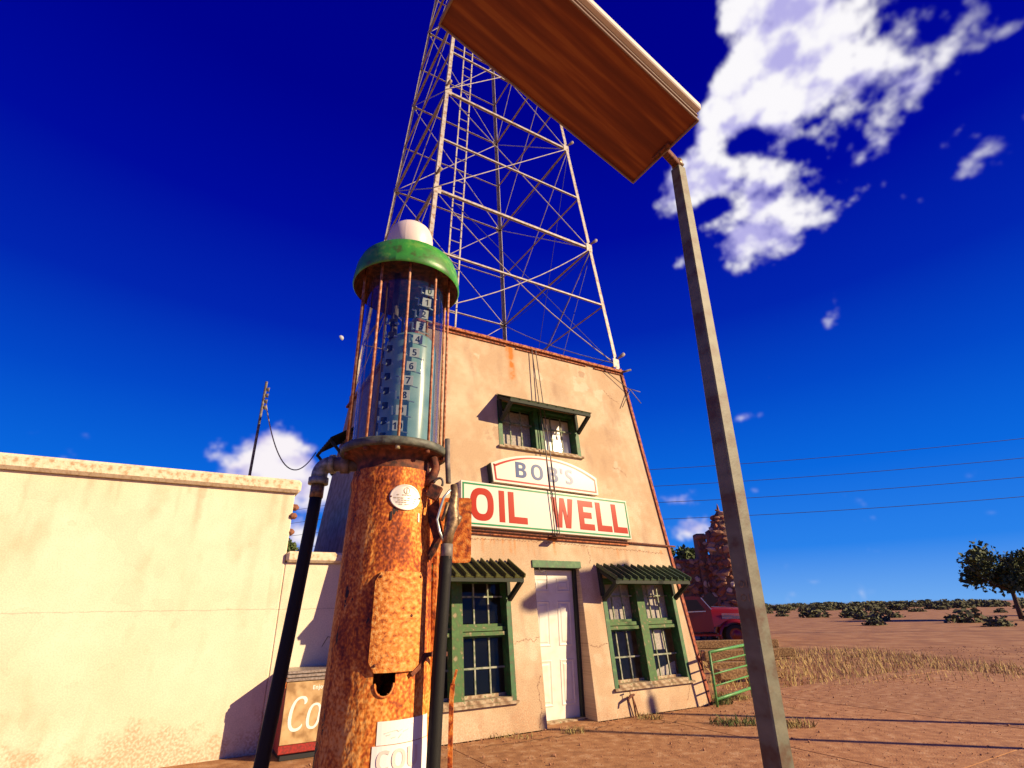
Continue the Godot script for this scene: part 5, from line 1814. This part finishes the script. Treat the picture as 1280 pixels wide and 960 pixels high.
func rock_mesh(sd: int) -> ArrayMesh:
	var r = RandomNumberGenerator.new()
	r.seed = sd
	var g = (1.0 + sqrt(5.0)) / 2.0
	var v = []
	for p in [[-1, g, 0], [1, g, 0], [-1, -g, 0], [1, -g, 0], [0, -1, g], [0, 1, g], [0, -1, -g], [0, 1, -g], [g, 0, -1], [g, 0, 1], [-g, 0, -1], [-g, 0, 1]]:
		v.append(Vector3(p[0], p[1], p[2]).normalized() * r.randf_range(0.72, 1.12) * 0.5)
	var m = MB.new()
	for f in [[0, 11, 5], [0, 5, 1], [0, 1, 7], [0, 7, 10], [0, 10, 11], [1, 5, 9], [5, 11, 4], [11, 10, 2], [10, 7, 6], [7, 1, 8], [3, 9, 4], [3, 4, 2], [3, 2, 6], [3, 6, 8], [3, 8, 9], [4, 9, 5], [2, 4, 11], [6, 2, 10], [8, 6, 7], [9, 8, 1]]:
		m.tri(v[f[0]], v[f[2]], v[f[1]])
	return m.done()

func build_castle():
	var rocks = []
	for k in 7:
		rocks.append(rock_mesh(900 + k))
	var pick = [0, 1, 2, 5, 0, 5, 2, 1, 3, 4]
	# wall
	var t = thing("rock_wall", "rough wall of brown petrified wood and rock behind the red truck", "wall", Transform3D(Basis(), Vector3(12.5, -0.05, -28.6)))
	var m = MB.new()
	m.box(Vector3(-2.9, 1.9, -0.6), Vector3(5.4, 3.7, 0.9), Basis(), 0.05)
	part("mortar_core", m, M.mortar, t)
	var n = 0
	for j in 13:
		for i in 17:
			if n >= 290: break
			n += 1
			var c = Vector3(-5.5 + i * 0.315 + rng.randf_range(-0.1, 0.1) + (0.15 if j % 2 else 0.0), 0.12 + j * 0.295 + rng.randf_range(-0.07, 0.07), -0.16)
			stone(t, rocks, pick, c, rng.randf_range(0.32, 0.58))
	# tower with its tapering top
	t = thing("rock_tower", "pointed tower of stacked brown rock beside the red truck", "tower", Transform3D(Basis(), Vector3(10.75, -0.05, -28.1)))
	var prof = [Vector2(0.92, 0.0), Vector2(0.86, 1.8), Vector2(0.80, 3.2), Vector2(0.76, 4.3), Vector2(0.68, 4.9), Vector2(0.45, 5.5), Vector2(0.14, 6.0), Vector2(0.0, 6.2)]
	m = MB.new(true)
	m.lathe(prof, 20)
	part("mortar_core", m, M.mortar, t)
	n = 0
	var h = 0.12
	while h < 6.1 and n < 290:
		var r = 0.0
		for k in prof.size() - 1:
			if h >= prof[k].y and h <= prof[k + 1].y:
				r = lerpf(prof[k].x, prof[k + 1].x, (h - prof[k].y) / (prof[k + 1].y - prof[k].y))
		var cnt = maxi(3, int(TAU * r / 0.31))
		var a0 = rng.randf() * TAU
		for k in cnt:
			var a = a0 + TAU * k / cnt + rng.randf_range(-0.1, 0.1)
			if cos(a) < -0.35:
				continue   # the far side is never seen
			stone(t, rocks, pick, Vector3(sin(a) * r, h + rng.randf_range(-0.08, 0.08), cos(a) * r), rng.randf_range(0.30, 0.60) * (1.0 if h < 4.8 else 0.72))
			n += 1
		h += 0.26 if h < 4.8 else 0.2
	m = MB.new(true)
	m.lathe([Vector2(0.08, 6.05), Vector2(0.06, 6.25), Vector2(0.0, 6.5)], 8)
	part("finial", m, M.stone[2], t)
	# stub of a taller wall on its left
	t = thing("rock_pier", "narrow rock pier joined to the left of the pointed tower", "wall", Transform3D(Basis(), Vector3(9.75, -0.05, -28.75)))
	m = MB.new()
	m.box(Vector3(0, 2.5, 0), Vector3(0.5, 5.0, 0.6), Basis(), 0.05)
	part("mortar_core", m, M.mortar, t)
	for j in 15:
		for i in 2:
			stone(t, rocks, pick, Vector3(-0.14 + i * 0.3, 0.2 + j * 0.33, 0.28), rng.randf_range(0.3, 0.45))

func stone(t: Node3D, rocks: Array, pick: Array, c: Vector3, s: float):
	var o = MeshInstance3D.new()
	o.name = "stone"
	o.mesh = rocks[rng.randi() % rocks.size()]
	o.material_override = M.stone[pick[rng.randi() % pick.size()]]
	t.add_child(o, true)
	o.transform = Transform3D(Basis(Vector3(rng.randf() - 0.5, rng.randf() - 0.5, rng.randf() - 0.5).normalized(), rng.randf() * TAU) * Basis().scaled(Vector3(s * rng.randf_range(0.6, 1.7), s * rng.randf_range(0.45, 1.05), s * rng.randf_range(0.6, 1.0))), c)

# ---------------------------------------------------------------- far things
func make_tree(called_label: String, base: Vector3, h: float, r: float, sd: int, mt: Material):
	var g = RandomNumberGenerator.new()
	g.seed = sd
	var t = thing("tree", called_label, "tree", Transform3D(Basis(), base), "distant trees")
	var m = MB.new(true)
	m.tube([Vector3(0, -0.1, 0), Vector3(0.05, h * 0.3, 0), Vector3(-0.05, h * 0.62, 0.05), Vector3(0, h * 0.85, 0)], [0.22, 0.16, 0.1, 0.04], 8)
	for k in 7:
		var a = g.randf() * TAU
		var y = h * g.randf_range(0.35, 0.6)
		m.tube([Vector3(0, y, 0), Vector3(cos(a) * r * 0.45, y + h * 0.12, sin(a) * r * 0.45), Vector3(cos(a) * r * 0.75, y + h * 0.22, sin(a) * r * 0.75)], [0.08, 0.05, 0.02], 6)
	part("trunk", m, M.bark, t)
	m = MB.new()
	var clumps = []
	for k in 46:
		var d = Vector3(g.randfn(), g.randfn() * 0.8, g.randfn()).normalized() * pow(g.randf(), 0.45)
		clumps.append([Vector3(d.x * r, h * 0.66 + d.y * h * 0.33, d.z * r), r * g.randf_range(0.18, 0.36)])
	for c in clumps:
		for k in 110:
			var d = Vector3(g.randfn(), g.randfn(), g.randfn()).normalized() * c[1] * pow(g.randf(), 0.4)
			var p: Vector3 = c[0] + d
			var u = Vector3(g.randfn(), g.randfn(), g.randfn()).normalized()
			var v = u.cross(Vector3(g.randfn(), g.randfn(), g.randfn())).normalized()
			var s = g.randf_range(0.10, 0.24)
			m.tri(p - u * s, p + v * s * 0.7, p + u * s)
			m.tri(p - u * s, p + u * s, p - v * s * 0.5)
	part("crown", m, mt, t)

func wire_curve(a: Vector3, b: Vector3, sag: float, r: float) -> MB:
	var m = MB.new(true)
	var pts = []
	for k in 25:
		var u = k / 24.0
		pts.append(a.lerp(b, u) - Vector3(0, sag * 4 * u * (1 - u), 0))
	m.tube(pts, r, 5)
	return m

func build_distance():
	make_tree("round dark tree behind the rock wall, nearest the peach building", Vector3(14.0, 0, -45.5), 6.3, 1.9, 7, M.leaf)
	make_tree("small tree showing past the end of the tall cream wall", Vector3(-19.6, 0, -45.0), 7.6, 1.9, 8, M.leaf_pale)
	make_tree("broad tree right of the rock wall", Vector3(42.0, 0, -48.0), 6.0, 3.2, 9, M.leaf)
	make_tree("small tree far right of the rock wall", Vector3(60.0, 0, -56.0), 5.0, 2.6, 10, M.leaf_pale)
	# utility line: a pole hidden behind the building and one on either hand
	var P = [Vector3(-34.0, 0, -54.0), Vector3(-3.2, 0, -37.0), Vector3(36.0, 0, -27.5)]
	var hs = [10.2, 9.1, 8.05, 7.0]
	for k in 3:
		var t = thing("utility_pole", ["wooden utility pole far left of the building", "wooden utility pole standing behind the building", "wooden utility pole far right of the building"][k], "utility pole", Transform3D(Basis(), P[k]), "poles of the power line")
		var m = MB.new(true)
		m.tube([Vector3(0, -0.2, 0), Vector3(0, 10.6, 0)], [0.16, 0.11], 10)
		part("pole", m, M.bark, t)
		for h in hs:
			m = MB.new(true)
			m.tube([Vector3(0, h, 0.1), Vector3(0, h, 0.24)], [0.03, 0.05], 8)
			part("insulator", m, M.dark_steel, t)
	for k in 2:
		for i in 4:
			var t = part("power_line", wire_curve(P[k] + Vector3(0, hs[i], 0.24), P[k + 1] + Vector3(0, hs[i], 0.24), 0.5 if k == 0 else 0.55, 0.016), M.wire, self)
			meta(t, ["top", "second highest", "second lowest", "lowest"][i] + [" power line left of the building", " power line right of the building"][k], "power line", "power lines behind the building")
	# service wire from the left onto the side awning
	var sv = part("service_wire", wire_curve(BX * Vector3(-6.22, 5.0, -2.8), BX * Vector3(-4.97, 4.66, -4.4), 0.75, 0.012), M.steel, self)
	meta(sv, "pale slack wire drooping to the shaded side of the building", "wire")
	var mast = thing("service_mast", "thin service mast with insulators standing on the cream wing roof", "mast", BX * Transform3D(Basis(), Vector3(-6.28, 2.95, -2.8)))
	var mm = MB.new(true)
	mm.tube([Vector3(0, 0, 0), Vector3(0, 2.5, 0)], 0.025, 8)
	part("pole", mm, M.dark_steel, mast)
	for k in 4:
		mm = MB.new(true)
		mm.tube([Vector3(0.02, 2.35 - k * 0.12, 0), Vector3(0.07, 2.35 - k * 0.12, 0)], [0.03, 0.045], 8)
		part("insulator", mm, M.dark_steel, mast)
	# half moon: the sunlit half of a far sphere
	var o = thing("moon", "", "", Transform3D(Basis(), Vector3(0, 1.4, 0) + Vector3(-0.30830, 0.45865, -0.83348).normalized() * 4000.0), "", "structure")
	mm = MB.new(true)
	var prof = []
	for k in 13:
		var a = PI * 0.5 * k / 12.0
		prof.append(Vector2(cos(a) * 20.0, sin(a) * 20.0))
	mm.lathe(prof, 32)
	var mo = part("lit_half", mm, M.moon, o)
	var y = SUN
	var x = y.cross(Vector3.UP).normalized()
	mo.transform.basis = Basis(x, y, x.cross(y))

# ---------------------------------------------------------------- weeds
func tuft(label: String, at: Vector3, n: int, r: float, h: float, mt: Material, sd: int):
	var g = RandomNumberGenerator.new()
	g.seed = sd
	var m = MB.new()
	for k in n:
		var a = g.randf() * TAU
		var q = sqrt(g.randf()) * r
		var p = Vector3(cos(a) * q, 0, sin(a) * q * 0.6)
		var lean = Vector3(g.randfn() * 0.35, 1.0, g.randfn() * 0.35) * h * g.randf_range(0.35, 1.0)
		var b = g.randf() * TAU
		var w = Vector3(cos(b), 0, sin(b)) * g.randf_range(0.003, 0.007)
		var mid = p + lean * 0.6
		var tip = p + lean + Vector3(lean.x, -0.2 * h, lean.z) * 0.6
		m.quad(p - w, mid - w * 0.7, mid + w * 0.7, p + w)
		m.tri(mid - w * 0.7, tip, mid + w * 0.7)
	var o = part("weed_tuft", m, mt, self)
	o.position = at
	meta(o, label, "weed", "weeds in the cracks of the apron")

func build_weeds():
	tuft("large green weed tuft at the crack in front of the right window", BX * Vector3(-0.35, 0, 1.75), 220, 0.34, 0.13, M.weed, 1)
	tuft("yellow weed tuft nearest the viewer in the apron crack", BX * Vector3(0.1, 0, 2.25), 200, 0.32, 0.12, M.weed_dry, 2)
	tuft("small dry weed tuft at the wall foot below the tap", BX * Vector3(-0.95, 0, 0.85), 90, 0.18, 0.10, M.weed_dry, 3)
	tuft("grass tuft at the foot of the gate post", BX * Vector3(0.72, 0, 0.62), 160, 0.22, 0.16, M.weed, 4)
	tuft("strip of dry grass under the green gate", BX * Vector3(1.25, 0.0, 0.35), 340, 0.4, 0.14, M.weed_dry, 5)
	tuft("sparse weed tuft in front of the door step", BX * Vector3(-2.35, 0, 0.95), 60, 0.16, 0.11, M.weed_dry, 6)
	tuft("thin weed line left of the door along the wall foot", BX * Vector3(-3.1, 0, 0.72), 70, 0.3, 0.07, M.weed_dry, 7)
	# grit lying on the apron, most of it along the wall foot
	var gr = RandomNumberGenerator.new()
	gr.seed = 4242
	var mm = MultiMesh.new()
	mm.transform_format = MultiMesh.TRANSFORM_3D
	mm.mesh = rock_mesh(333)
	var tr = []
	for k in 4200:
		var x = gr.randf_range(-6.0, 6.5)
		var z = 0.62 + (pow(gr.randf(), 3.0) * 5.0 if k % 3 else gr.randf() * 7.0)
		var sc = gr.randf_range(0.006, 0.018) * (2.0 if gr.randf() < 0.06 else 1.0)
		tr.append(BX * Transform3D(Basis(Vector3(gr.randf(), gr.randf(), gr.randf() + 0.1).normalized(), gr.randf() * TAU).scaled(Vector3.ONE * sc), Vector3(x, sc * 0.25, z)))
	for k in 5200:
		var q = Vector3(gr.randf_range(4.0, 26.0), -0.055, gr.randf_range(-21.0, -3.0))
		if (BX.affine_inverse() * q).z > 0.0 and (BX.affine_inverse() * q).x < 8.4:
			continue
		var sc = gr.randf_range(0.015, 0.05)
		tr.append(Transform3D(Basis(Vector3.UP, gr.randf() * TAU).scaled(Vector3(sc, sc * 0.7, sc)), q))
	mm.instance_count = tr.size()
	for k in tr.size():
		mm.set_instance_transform(k, tr[k])
	var mi = MultiMeshInstance3D.new()
	mi.name = "gravel"
	mi.multimesh = mm
	mi.material_override = M.stone[1]
	add_child(mi)
	meta(mi, "small stones and grit scattered over the apron and bare soil", "gravel", "", "stuff")
	# low scrub on the plain
	mm = MultiMesh.new()
	mm.transform_format = MultiMesh.TRANSFORM_3D
	var bm = MB.new()
	for k in 160:
		var d = Vector3(gr.randfn(), absf(gr.randfn()) * 0.8, gr.randfn()).normalized() * pow(gr.randf(), 0.4) * Vector3(0.6, 0.62, 0.6)
		var u = Vector3(gr.randfn(), gr.randfn(), gr.randfn()).normalized() * 0.11
		var v = u.cross(Vector3(gr.randfn(), gr.randfn(), gr.randfn())).normalized() * 0.08
		bm.tri(d - u, d + v, d + u)
		bm.tri(d - u, d + u, d - v)
	mm.mesh = bm.done()
	tr = []
	for k in 1500:
		var ang = gr.randf_range(-1.2, 1.2)
		var rad = lerpf(45.0, 420.0, pow(gr.randf(), 0.7))
		var q = Vector3(sin(ang) * rad, -0.08, -cos(ang) * rad)
		if rad < 65.0 and ang < 0.45:
			continue
		var sc = gr.randf_range(0.6, 1.9) * (1.0 + rad / 260.0)
		tr.append(Transform3D(Basis(Vector3.UP, gr.randf() * TAU).scaled(Vector3(sc * gr.randf_range(1.0, 1.8), sc, sc)), q))
	mm.instance_count = tr.size()
	for k in tr.size():
		mm.set_instance_transform(k, tr[k])
	mi = MultiMeshInstance3D.new()
	mi.name = "scrub"
	mi.multimesh = mm
	mi.material_override = M.scrub
	add_child(mi)
	meta(mi, "low grey green scrub scattered over the far plain", "scrub", "", "stuff")
	# dry grass among the sleepers
	var g = RandomNumberGenerator.new()
	g.seed = 77
	var m = MB.new()
	for k in 5200:
		var p = Vector3(g.randf_range(3.6, 12.0), -0.06, g.randf_range(-20.5, -11.4))
		var hh = g.randf_range(0.05, 0.22)
		var w = Vector3(g.randf_range(0.006, 0.014), 0, 0).rotated(Vector3.UP, g.randf() * TAU)
		m.tri(p - w, p + Vector3(g.randfn() * 0.05, hh, g.randfn() * 0.05), p + w)
	var o = part("dry_grass", m, M.straw, self)
	meta(o, "dry yellow grass among the sleepers behind the gate", "grass", "", "stuff")
